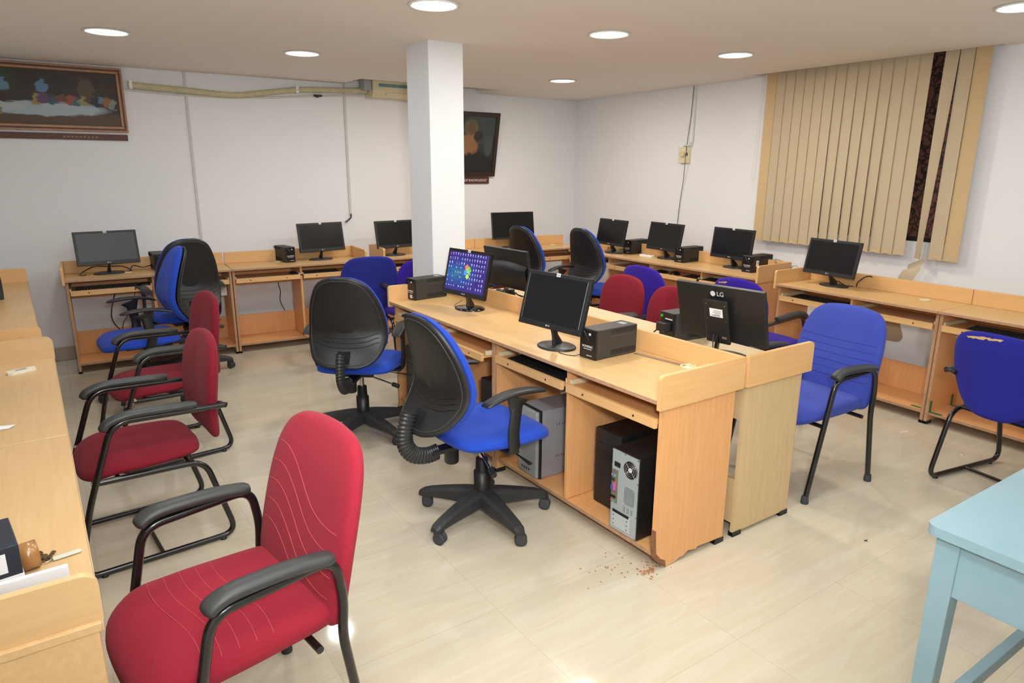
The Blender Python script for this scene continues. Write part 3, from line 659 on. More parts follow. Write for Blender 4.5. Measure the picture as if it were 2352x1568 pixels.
monitor('squarish black monitor in the middle of the island, grey line down each screen side', (1.925, 2.53), D(187), w_=.425, h=.27, tilt=15.5, z0=.10, model='old', base_off=.075)
# dark monitors just inside the left edge
monitor('black monitor whose corner shows at the left edge of the photo', (-.29, 3.14), D(-8), w_=.44, h=.27, tilt=10, z0=.08, base_off=.08)

def lit_screen():
    m = bpy.data.materials.new('lit_desktop_wallpaper'); m.use_nodes = True; nt = m.node_tree; N = nt.nodes; L = nt.links
    b = N['Principled BSDF']; tc = N.new('ShaderNodeTexCoord'); sx = N.new('ShaderNodeSeparateXYZ'); L.new(tc.outputs['Generated'], sx.inputs[0])
    g = N.new('ShaderNodeVectorMath'); g.operation = 'DISTANCE'; g.inputs[1].default_value = (.25, .5, .38); L.new(tc.outputs['Generated'], g.inputs[0])
    r = N.new('ShaderNodeValToRGB'); r.color_ramp.elements[0].position = 0; r.color_ramp.elements[1].position = .62
    r.color_ramp.elements[0].color = (*lin((52, 150, 178)), 1); r.color_ramp.elements[1].color = (*lin((62, 36, 150)), 1)
    e = r.color_ramp.elements.new(.32); e.color = (*lin((48, 84, 182)), 1)
    L.new(g.outputs['Value'], r.inputs[0]); b.inputs['Base Color'].default_value = (.01, .01, .01, 1); b.inputs['Roughness'].default_value = .2
    L.new(r.outputs[0], b.inputs['Emission Color']); b.inputs['Emission Strength'].default_value = .72
    return m
ms = monitor('lit monitor showing a blue and purple desktop full of icons', (2.045, 3.555), D(188.5), w_=.405, h=.285, tilt=13, z0=.085, model='gloss', screen=lit_screen(), base_off=.07)
def icons(par):
    T = Matrix.Translation((0, 0, .085)) @ Matrix.Rotation(D(-13), 4, 'X'); rnd = random.Random(3)
    m = MB(); cols = [mat('icon_white', (172, 186, 222), .5, emit=.5), mat('icon_red', (180, 60, 90), .5, emit=.45), mat('icon_yellow', (170, 180, 90), .5, emit=.45), mat('icon_dark', (20, 40, 90), .5, emit=.5)]
    for r_ in range(8):
        for c_ in range(15):
            if rnd.random() < (.1 if r_ < 6 else .25) or (5 < c_ < 9 and r_ in (3, 4, 5)): continue
            x = -.175+.0238*c_; z = .252-.0285*r_
            if x > .17: continue
            mi = rnd.choice([0, 0, 0, 0, 1 if c_ < 6 else 0, 2 if c_ < 8 and r_ > 3 else 0, 3 if c_ < 8 and r_ > 2 else 0])
            hh = rnd.choice([.0075, .010]); m.box(x, x+rnd.choice([.005, .0075]), -.0018, -.0013, z, z+hh, mi, T)
            m.box(x-.001, x+.008, -.0018, -.0013, z-.005, z-.0035, 3 if c_ < 8 and r_ > 2 else 0, T)
    m.build('desktop_icons', cols, par)
    # plain splash of colour in the middle of the wallpaper
    sp = [((0.003, .178), .018, (205, 110, 60)), ((.022, .160), .021, (110, 185, 80)), ((-.004, .146), .016, (70, 130, 215)), ((.018, .124), .014, (180, 200, 50)), ((.03, .172), .010, (90, 170, 60))]
    m = MB(); mm = []
    for i, ((x, z), r_, c_) in enumerate(sp):
        mm.append(mat('splash_colour_%s' % 'abcde'[i], c_, .5, emit=.6)); k = 22
        pts = [(x+r_*(1+.22*math.sin(5*a+i)+.12*math.sin(9*a))*math.cos(a), z+r_*(1+.22*math.sin(5*a+i))*math.sin(a)) for a in [2*PI*q/k for q in range(k)]]
        m.prism(pts, -.0022-.0002*i, -.0013, lambda a, b, c: T @ Vector((a, c, b)), i)
    m.build('wallpaper_splash', mm, par)
icons(ms)

# ------------------------------------------------------------------ power boxes (uninterruptible supplies)
def ups(label, loc, az, L=.28, w_=.105, h=.14, num=None, green=False, sockets=False, group=None, sticker=False, grey=False):
    """front face looks towards az; loc is the middle of the front face's bottom edge"""
    t = thing('backup_power_unit', label, 'power unit', (*loc, .75), az+R90, group)
    B = mat('ups_side_plastic', (54, 52, 50), .5, bump=.2, bscale=400) if grey else mat('ups_plastic', (36, 36, 37), .5, bump=.2, bscale=400)
    MB().box(-w_/2, w_/2, .012, L, .002, h).build('case', B, t, bevel=.004)
    fr = MB().box(-w_/2-.001, w_/2+.001, 0, .014, 0, h+.001).build('front_panel', mat('ups_front_plastic', (24, 24, 25), .3), t, bevel=.005)
    bk_ = mat('slot_black', (8, 8, 8), .9)
    for s in (-1, 1):
        v = MB()
        for k in range(22):
            y = .10+.0075*k; v.box(s*w_/2-.0006, s*w_/2+.0006, y, y+.003, .014, .038)
        v.build('vent_slots', bk_, t)
        v = MB()
        for k in range(22):
            y = .10+.0075*k; v.box(s*w_/2-.0006, s*w_/2+.0006, y, y+.002, h-.028, h-.006)
        v.build('vent_slots', bk_, t)
    if grey:
        v = MB()
        for k in range(16): v.box(w_/2-.0004, w_/2+.0006, .10+.0095*k, .1035+.0095*k, h-.040, h-.038).box(-w_/2-.0006, -w_/2+.0004, .10+.0095*k, .1035+.0095*k, h-.040, h-.038)
        v.build('vent_dots', mat('pale_dust', (130, 126, 120), .8), t)
    if not sockets:
        text('front_print', 'NUMERIC', .014, PRINTW, fr, (0, -.0006, h*.42), (PI/2, 0, 0), sx=1.15)
        MB().box(-.026, .026, -.0012, 0, h*.33, h*.345).box(-.005, .03, -.0012, 0, .016, .0185).build('front_print', PRINTW, fr)
        MB().lathe([(.006, 0), (.006, .003), (.004, .004)], 16, M=Matrix.Translation((.014, 0, h*.84)) @ Matrix.Rotation(PI/2, 4, 'X')).build('power_button', LOGO, fr)
        MB().add([(-.03, -.0015, h*.93), (-.02, -.0015, h*.93), (.012, -.0015, h*.60), (.004, -.0015, h*.66)], [(0, 1, 2, 3)]).build('front_flash', mat('dark_grey_trim', (84, 84, 84), .3), fr)
    else:
        MB().lathe([(.007, 0), (.007, .004)], 16, M=Matrix.Translation((-.035, 0, h*.86)) @ Matrix.Rotation(PI/2, 4, 'X')).build('power_button', mat('green_button', (40, 190, 60), .4), fr)
        MB().box(-.03, .035, -.045, 0, .055, .10).build('plug_adapter', BLACKP, fr, bevel=.004)
        MB().box(-.01, .04, -.002, 0, h-.035, h-.03).box(-.02, .03, -.002, 0, .02, .024).build('rear_print', PRINTW, fr)
        MB().tube([(.02, -.04, .07), (.045, -.055, .05), (.05, -.05, .01), (.04, -.02, .004)], .003, 8).build('power_lead', BLACKP, fr)
        MB().tube([(-.03, -.03, .06), (-.052, -.035, .04), (-.05, -.03, .01), (-.02, -.02, .004)], .004, 8).build('power_lead', BLACKP, fr)
    if num:
        pl = MB().box(w_/2, w_/2+.0012, .05, .085, .05, .10).build('number_label', LABELW, t)
        text('label_number', num, .03, mat('dark_print', (60, 60, 62), .7), pl, (w_/2+.0016, .068, .078), (PI/2, 0, PI/2))
    if sticker: MB().box(-.005, .02, -.0015, .0, .012, .035).build('blue_label', mat('pale_blue_label', (190, 205, 215), .6), fr)
    if grey: MB().box(-.02, .02, L*.76, L*.88, h, h+.001).build('top_label', mat('grey_label', (165, 165, 165), .6), t)
    return t
ups('black power box at the left end of the back row, half behind a swivel chair', (.745, 6.30), D(-88), L=.26)
ups('black power box on the back wall desk left of a monitor, lone box there', (1.80, 6.25), D(-82), L=.24, w_=.09)
ups('farthest black power box on the right wall row, behind a monitor edge', (4.885, 5.10), D(184))
ups('black power box in the middle of the right wall row between two monitors', (4.845, 4.365), D(181))
ups('black power box carrying the number 4 label', (4.865, 3.62), D(181), num='4')
ups('dusty black power box in front on the island, nearest the camera', (1.975, 2.29), D(183), grey=True, L=.27)
ups('black power box at the far end of the island beside the lit screen', (1.925, 4.03), D(188), L=.26, sticker=True, grey=True)
ups('black power box with green button and plugs behind the rear-facing monitor', (2.53, 2.33), D(176), L=.255, sockets=True, grey=True, h=.148)

# ------------------------------------------------------------------ computer towers
def tower(label, loc, az, w_=.175, dp=.40, h=.36, z=.08, kind='black', group=None):
    t = thing('computer_tower', label, 'computer', (*loc, z), az+R90, group)
    body = PCSILV if kind == 'silver' else mat('black_case_steel', (28, 28, 29), .42, .2)
    MB().box(-w_/2, w_/2, .03 if kind != 'rear' else .003, dp, .004, h).build('case', body, t, bevel=.003)
    if kind == 'rear':
        rp = MB().box(-w_/2+.004, w_/2-.004, -.001, .004, .006, h-.004).build('rear_panel', STEEL, t)
        bk = mat('slot_black', (8, 8, 8), .9)
        # fan and its wire guard
        c0 = (.032, h-.065); m = MB().lathe([(.039, 0), (.039, .0006)], 32, M=Matrix.Translation((c0[0], -.001, c0[1])) @ Matrix.Rotation(PI/2, 4, 'X')); m.build('fan_opening', bk, rp)
        m = MB()
        for r_ in (.011, .020, .029, .038): m.tube([(c0[0]+r_*math.cos(2*PI*k/28), -.004, c0[1]+r_*math.sin(2*PI*k/28)) for k in range(28)], .0011, 6, closed=True)
        for k in range(4): a = PI/4+PI/2*k; m.tube([(c0[0], -.004, c0[1]), (c0[0]+.040*math.cos(a), -.004, c0[1]+.040*math.sin(a))], .0011, 6)
        m.build('fan_guard', CHROME, rp)
        MB().lathe([(.011, 0), (.011, .001)], 20, M=Matrix.Translation((c0[0], -.002, c0[1])) @ Matrix.Rotation(PI/2, 4, 'X')).build('fan_hub', LABELW, rp)
        MB().box(-.062, -.028, -.004, 0, h-.078, h-.056).build('power_inlet', bk, rp, bevel=.003)
        io = MB().box(-w_/2+.008, -w_/2+.042, -.003, 0, .128, h-.094).build('port_plate', mat('port_plate_metal', (150, 140, 120), .4, .6), rp)
        p = MB(); q = [((-.066, .252), (150, 120, 200)), ((-.052, .252), (60, 190, 140))]
        cols = [mat('port_purple', (140, 120, 200), .5), mat('port_green', (70, 180, 140), .5), mat('port_pink', (205, 90, 150), .5), mat('port_blue', (70, 90, 180), .5), bk, CHROME]
        Rm = Matrix.Rotation(PI/2, 4, 'X')
        for (x, zz), mi in (((-.070, .254), 0), ((-.055, .254), 1)): p.lathe([(.0055, 0), (.0055, .003)], 14, M=Matrix.Translation((x, -.003, zz)) @ Rm, mi=mi)
        p.box(-.060, -.051, -.008, -.003, .186, .224, 2); p.box(-.074, -.066, -.008, -.003, .186, .204, 3); p.box(-.073, -.052, -.006, -.003, .226, .240, 5); p.box(-.072, -.052, -.006, -.003, .164, .180, 5)
        p.box(-.074, -.068, -.006, -.003, .150, .160, 4); p.box(-.064, -.058, -.006, -.003, .150, .160, 4); p.box(-.056, -.048, -.006, -.003, .150, .161, 4)
        for k in range(3): p.lathe([(.0032, 0), (.0032, .003)], 10, M=Matrix.Translation((-.073+.010*k, -.003, .136)) @ Rm, mi=(2, 1, 1)[k])
        p.build('port', cols, io)
        m = MB()
        for i in range(9):
            for j in range(12):
                if (i in (0, 8) and j in (0, 11)): continue
                m.lathe([(.0020, 0), (.0020, .0006)], 6, M=Matrix.Translation((.004+.0068*i, -.0012, .150+.0068*j)) @ Rm)
        for i in range(8):
            for j in range(4):
                if i in (2, 5): continue
                m.lathe([(.0018, 0), (.0018, .0006)], 6, M=Matrix.Translation((.002+.0072*i, -.0012, .112+.0066*j)) @ Rm)
        m.build('vent_holes', bk, rp)
        m = MB().box(-w_/2+.014, w_/2-.04, -.003, 0, .020, .094); m.build('slot_covers', mat('slot_cover_steel', (196, 204, 205), .45, .3), rp, bevel=.001)
        m = MB().box(-w_/2+.018, w_/2-.045, -.0036, 0, .086, .098)
        for k in range(3):
            for x in (-w_/2+.026, w_/2-.055): m.lathe([(.0028, 0), (.0028, .0008)], 8, M=Matrix.Translation((x, -.003, .032+.020*k)) @ Rm)
        m.build('slot_gap', bk, rp)
        m = MB()
        for x, zz in ((-w_/2+.006, h-.008), (0, h-.006), (w_/2-.006, h-.008), (-w_/2+.006, .012), (0, .008), (w_/2-.006, .010), (-w_/2+.004, h*.8), (w_/2-.004, h*.7), (w_/2-.004, h*.3)):
            m.lathe([(.003, 0), (.003, .003)], 10, M=Matrix.Translation((x, -.001, zz)) @ Rm)
        m.build('screw', CHROME, rp)
    elif kind == 'silver':
        MB().box(-w_/2, w_/2, .018, .034, 0, h+.002).build('front_bezel', BLACKP, t, bevel=.003)
        fp = MB().box(-w_/2+.004, w_/2-.006, 0, .02, .004, h-.004).build('front_panel', PCFRONT, t, bevel=.005)
        MB().box(-.06, .05, -.001, 0, .26, .30).box(-.06, .05, -.001, 0, .205, .245).build('drive_bay', mat('bay_grey', (120, 122, 124), .5), fp)
        MB().box(-.045, -.010, -.001, 0, .170, .182).box(-.006, .004, -.001, 0, .176, .182).build('front_mark', mat('orange_print', (178, 138, 112), .5), fp)
        m = MB()
        for k in range(4): m.box(-.045+.02*k, -.037+.02*k, -.001, .0, .03, .04)
        m.build('usb_port', mat('slot_black', (8, 8, 8), .9), fp)
        m = MB()
        for k in range(6):
            for zz in (.10, .27): m.box(w_/2-.0004, w_/2+.0005, .12+.016*k, .123+.016*k, zz, zz+.012); m.box(-w_/2-.0005, -w_/2+.0004, .12+.016*k, .123+.016*k, zz, zz+.012)
        m.build('vent_slots', mat('slot_black', (8, 8, 8), .9), t)
    else:
        fp = MB().box(-w_/2-.002, w_/2+.002, 0, .034, 0, h+.002).build('front_panel', mat('black_front_plastic', (30, 30, 31), .35), t, bevel=.006)
        MB().box(-w_/2, w_/2, -.001, 0, h*.70, h*.704).box(-w_/2, w_/2, -.001, 0, h*.83, h*.834).build('drive_bay', mat('slot_black', (8, 8, 8), .9), fp)
        MB().add([(.030, -.0014, h*.60), (.036, -.0014, h*.60), (.050, -.0014, h*.645), (.044, -.0014, h*.645)], [(0, 1, 2, 3)]).build('front_badge', mat('badge_red', (200, 34, 34), .4) if kind == 'red' else LABELW, fp)
    return t
tower('black computer tower showing its grey rear panel and fan, front of the island bay', (1.862, 1.892), D(181), w_=.160, dp=.37, h=.375, kind='rear')
tower('black computer tower with red badge behind the one turned backwards', (1.965, 2.115), D(181), w_=.165, dp=.29, h=.37, kind='red')
tower('silver and grey computer tower in the island bay behind the swivel seat', (1.862, 2.60), D(178), w_=.175, dp=.38, h=.36, kind='silver')
tower('black computer tower in the farthest island bay, beside the pillar end', (1.86, 3.90), D(182), w_=.17, dp=.38, h=.38, kind='black')
tower('black computer tower deep in the island bay under the pulled-out tray', (1.90, 3.02), D(180), w_=.17, dp=.34, h=.38, kind='red')

# ------------------------------------------------------------------ keyboards, mice and small desk things
def keyboard(label, loc, az, z=.649, L=.44, W=.15, group=None):
    t = thing('keyboard', label, 'keyboard', (*loc, z), az+R90, group)   # typist sits towards az
    MB().prism([(-W/2, 0), (W/2, 0), (W/2, .020), (-W/2, .010)], -L/2, L/2, lambda a, b, c: (c, a, b)).build('body', BLACKP, t, bevel=.002)
    m = MB()
    for r_ in range(6):
        for k in range(21):
            x = -L/2+.012+k*.0198; y = -W/2+.014+r_*.0215; zz = .010+.010*(y+W/2)/W
            m.box(x, x+.016, y, y+.017, zz, zz+.006)
    m.build('keys', mat('key_black', (24, 24, 24), .5), t)
    return t
def mouse(label, loc, az, z=.649):
    t = thing('computer_mouse', label, 'mouse', (*loc, z), az)
    Pad([(0, -.05), (.028, -.035), (.031, .0), (.027, .04), (0, .055), (-.027, .04), (-.031, 0), (-.028, -.035)], lambda u, v, w_: (u, v, .004+max(w_, -.004)+.0), .030, .004, 2.4).mesh(rings=6).build('body', BLACKP, t)
    MB().lathe([(.004, -.003), (.005, 0), (.004, .003)], 12, M=Matrix.Translation((0, .03, .030)) @ Matrix.Rotation(PI/2, 4, 'Y')).build('scroll_wheel', RUBBER, t)
    return t
keyboard('black keyboard on the tray at the left end of the back wall row', (.335, 6.22), D(-92))
mouse('black mouse on the tray left of the tall swivel chair back', (.60, 6.20), D(80))
keyboard('black keyboard on the tray beyond the violet chair, over the rear-facing monitor', (4.72, 3.93), D(181))
keyboard('black keyboard on the tray right of the far swivel chair', (4.70, 4.64), D(181))
keyboard('black keyboard pushed into the far tray of the right wall row', (4.76, 5.44), D(181), L=.40)
mouse('black mouse on the far tray of the right wall row', (4.70, 5.18), D(90))
mouse('black mouse at the near end of the middle tray, right wall row', (4.74, 4.30), D(90))
keyboard('black keyboard in the tray under the monitor that stands alone by the blind', (4.66, 2.80), D(178))
keyboard('black keyboard in the tray behind the worn navy chair', (4.61, 1.56), D(178))
keyboard('black keyboard in the island tray at the far end', (1.93, 3.80), D(181))
keyboard('black keyboard in the island tray below the squarish monitor', (1.93, 2.55), D(181))
keyboard('black keyboard in the tray of the back desk behind the navy armchair', (1.98, 6.16), D(-94), L=.42)
keyboard('black keyboard in the tray of the back desk beside the pillar', (2.93, 6.12), D(-95), L=.42)

tag(MB().box(-.14, .14, -.0125, .0125, 0, .0015).build('steel_ruler', mat('dull_steel', (150, 132, 116), .4, .5), loc=(2.245, 2.10, .7505), rot=(0, 0, D(97))), 'flat steel strip lying on the island between power box and round grommet', 'ruler')
eb = thing('extension_board', 'white extension block on the right wall row in front of a monitor base', 'power strip', (4.89, 4.82, .75), D(95))
MB().box(-.075, .075, -.025, .025, 0, .022).build('body', WHITE, eb, bevel=.003)
MB().box(-.05, -.035, -.01, .01, .022, .024).box(-.01, .01, -.01, .01, .022, .024).build('socket', mat('socket_grey', (150, 150, 150), .6), eb)
rt = thing('tape_roll_stack', 'yellowish round stack behind the farthest monitor of the right wall row', 'box', (4.97, 5.36, .75), D(10))
MB().lathe([(.09, 0), (.095, .01), (.085, .014), (.09, .022), (.095, .034), (.085, .04)], 28).build('body', mat('straw_card', (214, 186, 120), .8, noise=.2, nscale=12), rt)
# coiled cable on the riser end
cc = thing('cable_coil', 'coil of pale grey network cable on the desk end behind the number 4 box', 'cable', (5.09, 3.43, .775), 0)
m = MB()
for k in range(6): m.tube([((.060+.004*k)*math.cos(a)+random.uniform(-.002, .002), (.045+.003*k)*math.sin(a)*1.2, .055*math.sin(a*.5+k*.12)**2+.006*k) for a in [2*PI*q/26 for q in range(26)]], .003, 6, closed=True)
m.build('loops', mat('grey_cable', (156, 156, 140), .6), cc)
MB().tube([(-.02, -.06, .03), (.0, -.12, .055), (.02, -.145, .03), (.02, -.15, -.02)], .003, 6).build('loose_end', mat('grey_cable', (156, 156, 140), .6), cc)
def cable(name, label, pts, r_=.003, m_=None, cat='cable', group=None, n=8):
    return tag(MB().tube(smooth_path(pts, n), r_, 8).build(name, m_ or TUBE), label, cat, group)
cable('loose_cable', 'black cord hanging on the wall under the empty back desk bay', [(1.80, 6.685, .60), (1.785, 6.68, .50), (1.80, 6.68, .42), (1.79, 6.68, .33), (1.83, 6.68, .22), (1.86, 6.68, .14)], .004)
cable('loose_cable', 'black cable looped over the desk behind the hazy grey monitor', [(.20, 6.33, .754), (.16, 6.38, .755), (.26, 6.46, .80), (.36, 6.44, .80), (.47, 6.46, .79), (.53, 6.42, .756), (.49, 6.38, .755)], .004)
cable('loose_cable', 'black cable from the hazy monitor to the half hidden power box', [(.52, 6.42, .755), (.55, 6.46, .79), (.62, 6.44, .775), (.70, 6.46, .79)], .004)
cable('loose_cable', 'black cord bent up out of the grommet under the blind', [(4.945, 2.70, .754), (4.94, 2.69, .79), (4.95, 2.65, .83), (4.96, 2.62, .842), (4.96, 2.60, .838)], .004)
cable('loose_cable', 'thin black cord behind the monitor that stands alone by the blind', [(4.86, 2.80, .79), (4.90, 2.76, .76), (4.94, 2.72, .755)], .003)
cable('loose_cable', 'black wires hanging behind the side-on chair under the back desk', [(.40, 6.45, .60), (.36, 6.40, .50), (.34, 6.40, .38), (.38, 6.42, .28), (.46, 6.45, .20)], .004)
cable('loose_cable', 'thin black wire hanging right of the other one under the first back desk', [(.55, 6.48, .62), (.50, 6.42, .45), (.42, 6.40, .33), (.40, 6.44, .22)], .003)
cable('loose_cable', 'black cable stub leaving the white wall strip above the back desk', [(2.56, 6.68, 1.14), (2.55, 6.67, 1.10), (2.49, 6.66, 1.06)], .008)
cable('loose_cable', 'thin black cable from the squarish monitor to the dusty power box', [(2.0, 2.50, .753), (1.93, 2.44, .753), (1.95, 2.36, .753), (1.985, 2.345, .76)], .002)
cable('loose_cable', 'thin black cable under the lit screen', [(2.11, 3.66, .79), (2.06, 3.68, .754), (2.10, 3.62, .753), (2.14, 3.60, .753)], .002)
cable('loose_cable', 'tangle of black cable under the curved rear-facing monitor', [(2.55, 3.72, .757), (2.50, 3.64, .80), (2.47, 3.56, .80), (2.53, 3.50, .775), (2.47, 3.46, .757), (2.56, 3.52, .80), (2.50, 3.60, .775), (2.53, 3.66, .757)], .005)
cable('loose_cable', 'black cord curling behind the back wall power box', [(1.79, 6.49, .85), (1.74, 6.50, .85), (1.72, 6.48, .80), (1.75, 6.46, .755), (1.79, 6.50, .77)], .004)
ad = thing('power_adapter', 'small black adapter block beneath the curved rear-facing monitor', 'adapter', (2.49, 3.68, .75), D(20))
MB().box(-.02, .02, -.02, .02, 0, .07).build('body', BLACKP, ad, bevel=.006)
ph = thing('plug_cluster', 'black plugs heaped on the pale island top left of the adapter', 'plug', (2.55, 3.88, .75), D(35))
MB().box(-.035, .035, -.015, .015, 0, .03).box(-.02, .02, .012, .04, .01, .035).build('body', DARKP, ph, bevel=.005)
# switch boxes under desks
for lb, (x, y, z), rz in (('white socket box under the first back desk, right of the swivel chairs', (1.195, 6.30, .50), D(-2)), ('white socket box inside the far right desk bay beside the navy chair', (4.80, 1.90, .55), D(-92)),
                         ('white socket box under the island tray below the squarish monitor', (2.0, 2.80, .60), D(-90))):
    t = thing('socket_box', lb, 'socket', (x, y, z), rz)
    MB().box(-.035, .035, -.035, .035, 0, .085).build('body', WHITE, t, bevel=.004)
    MB().box(-.02, .02, -.037, -.035, .03, .06).build('switch', CREAM, t)
def bracket(label, x, y, rz, s=1):
    t = thing('corner_bracket', label, 'bracket', (x, y, .0805), D(rz))
    MB().box(0, .075, -.009, .009, 0, .003).box(0, .003, -.009, .009, 0, .075).build('plate', GREEN, t)
    MB().lathe([(.003, .003), (.003, .0045)], 8, (.03, 0, 0)).lathe([(.003, .003), (.003, .0045)], 8, (.06, 0, 0)).build('screw', CHROME, t)
bracket('green steel corner bracket at the front of the open bay by the navy chair', 4.575, 1.908, -92.4)
bracket('green steel corner bracket at the rear of the open bay by the navy chair', 4.84, 1.896, -92.4)
bracket('green steel corner bracket on the shelf left of the twin desk legs under the blind', 4.61, 1.965, 87.6)
bracket('green steel corner bracket at the foot of the island bay with black towers', 2.03, 1.735, 91)

# items on the nearest left desk
cb = thing('printed_carton', 'dark blue and white carton at the left edge of the near desk', 'box', (-.215, 1.575, .75), D(8))
MB().box(-.075, .075, -.07, .07, .0, .135).build('carton_body', mat('navy_card', (32, 38, 50), .45), cb, bevel=.002)
MB().box(-.0755, .0762, -.0715, -.02, 0, .072).box(-.03, .052, -.0715, -.07, .082, .122).box(-.05, .04, .01, .045, .135, .1358).build('printed_patch', mat('white_card', (235, 236, 238), .6), cb)
MB().box(.0755, .0762, -.02, .06, .085, .125).build('printed_stripe', mat('blue_grey_print', (110, 128, 140), .5), cb)
tp = thing('packing_tape_roll', 'roll of brown packing tape standing beside the carton', 'tape roll', (-.132, 1.668, .7805), D(12))
MB().lathe([(.026, -.018), (.030, -.018), (.030, .018), (.026, .018), (.026, -.018)], 36, M=Matrix.Rotation(PI/2, 4, 'Y')).build('tape', mat('amber_tape', (160, 112, 60), .25, coat=.5), tp)
MB().lathe([(.023, -.018), (.026, -.0185), (.026, .0185), (.023, .018), (.023, -.018)], 36, M=Matrix.Rotation(PI/2, 4, 'Y')).build('card_core', mat('card_core', (190, 160, 120), .8), tp)
ky = thing('key_ring', 'bunch of keys with a pale plastic tag on the near left desk', 'keys', (-.090, 1.675, .75), D(10))
MB().tube([(-.012+.010*math.cos(2*PI*k/20), .002+.010*math.sin(2*PI*k/20), .006) for k in range(20)], .0012, 6, closed=True).build('ring', CHROME, ky)
def key(par, a, z):
    M = Matrix.Translation((-.012, .002, z)) @ Matrix.Rotation(a, 4, 'Z')
    MB().lathe([(.009, 0), (.009, .002)], 16, M=M @ Matrix.Translation((.012, 0, 0))).box(.018, .042, -.003, .003, 0, .002, M=M).box(.028, .040, -.006, -.002, 0, .002, M=M).build('key', mat('worn_brass', (120, 96, 66), .4, .7), par)
key(ky, D(60), .003); key(ky, D(150), .006); key(ky, D(100), .010)
MB().box(.0, .055, -.007, .007, .002, .006).build('key_tag', mat('pale_tag', (206, 206, 190), .35), ky, bevel=.001)
bk = thing('white_booklet', 'white booklet standing on edge between the carton and the near end board', 'booklet', (-.20, 1.424, .7505), D(3))
MB().box(-.20, .145, -.005, .005, 0, .108).build('pages', mat('white_card', (235, 236, 238), .6), bk, bevel=.001)
pp = thing('paper_scrap', 'torn white paper on the left desk at the photo edge', 'paper', (-.235, 2.70, .7515), D(-12))
MB().add([(-.08, -.02, 0), (.04, -.01, .0005), (.055, .015, .003), (.03, .022, .002), (-.08, .03, 0)], [(0, 1, 2, 3, 4)]).add([(-.08, -.02, -.001), (.04, -.01, -.0005), (.055, .015, .002), (.03, .022, .001), (-.08, .03, -.001)], [(0, 1, 2, 3, 4)]).build('sheet', LABELW, pp)
wb = thing('white_plastic_clip', 'small white plastic fitting on the left desk near the double end boards', 'plastic fitting', (-.175, 3.44, .75), D(25))
MB().prism([(-.055, -.012), (-.04, -.022), (.05, -.016), (.055, .012), (-.02, .022), (-.05, .014)], 0, .012, lambda a, b, c: (a, b, c)).build('body', mat('ivory_plastic', (226, 222, 206), .4), wb, bevel=.002)
MB().box(-.02, .02, -.008, .004, .012, .014).build('recess', mat('grey_recess', (150, 148, 140), .6), wb)
ub = thing('black_power_case', 'black box edge at the far left desk, cut by the photo edge', 'power unit', (-.36, 5.5, .75), D(2))
MB().box(-.10, .06, -.05, .05, 0, .14).build('case', mat('ups_plastic', (36, 36, 37), .5), ub, bevel=.004)
MB().box(.05, .0615, -.04, .04, .02, .12).build('front_panel', BLACKP, ub)

# ------------------------------------------------------------------ teal table
tt = thing('painted_wooden_table', 'pale teal painted wooden table in the lower right corner', 'table', (1.685, .672, 0), D(-.5))
TW, TD = 1.0, .60     # along +x, along -y
def tpoly(r_=.03, n=6):
    out = []
    for cx, cy, a0 in ((r_, -r_, PI/2), (r_, -TD+r_, PI), (TW-r_, -TD+r_, 1.5*PI), (TW-r_, -r_, 2*PI)):
        out += [(cx+r_*math.cos(a0+PI/2*k/n), cy+r_*math.sin(a0+PI/2*k/n)) for k in range(n+1)]
    return out
MB().prism(tpoly(), .737, .762, lambda a, b, c: (a, b, c)).build('tabletop', TEAL, tt, bevel=.006)
for ix, iy in ((0, 0), (0, 1), (1, 0), (1, 1)):
    x = .022 if ix == 0 else TW-.022-.055; y = -.022-.055 if iy == 0 else -TD+.022
    m = MB(); q = .012
    a = [(x, y, .737), (x+.055, y, .737), (x+.055, y+.055, .737), (x, y+.055, .737)]
    b_ = [(x+(0 if ix == 0 else q), y+(q if iy == 0 else 0), 0), (x+.055-(q if ix == 0 else 0), y+(q if iy == 0 else 0), 0), (x+.055-(q if ix == 0 else 0), y+.055-(0 if iy == 0 else q), 0), (x+(0 if ix == 0 else q), y+.055-(0 if iy == 0 else q), 0)]
    m.add(a+b_, [(0, 1, 2, 3), (7, 6, 5, 4), (0, 4, 5, 1), (1, 5, 6, 2), (2, 6, 7, 3), (3, 7, 4, 0)]).build('leg', TEAL, tt, bevel=.003)
MB().box(.028, .046, -TD+.07, -.07, .585, .737).build('apron', TEAL, tt, bevel=.002)
MB().box(TW-.046, TW-.028, -TD+.07, -.07, .585, .737).build('apron', TEAL, tt, bevel=.002)
MB().box(.075, TW-.075, -.046, -.028, .585, .737).build('apron', TEAL, tt, bevel=.002)
MB().box(.075, TW-.075, -TD+.028, -TD+.046, .585, .737).build('apron', TEAL, tt, bevel=.002)
MB().box(.07, TW-.07, -.066, -.036, .16, .20).build('stretcher', TEAL, tt, bevel=.002)
MB().box(.036, .066, -TD+.07, -.07, .12, .0 + .16).build('stretcher', TEAL, tt, bevel=.002)
MB().box(TW-.066, TW-.036, -TD+.07, -.07, .12, .16).build('stretcher', TEAL, tt, bevel=.002)
wt = thing('white_moulded_tray', 'white moulded object on the teal table, cut by the right edge', 'ornament', (2.33, .655, .7625), D(0))
MB().prism([(0, 0), (.10, 0), (.10, .055), (.012, .05), (.008, .042), (0, .038), (-.003, .02)], -.055, .012, lambda a, b, c: (a, c, b)).build('body', WHITE, wt, bevel=.003)

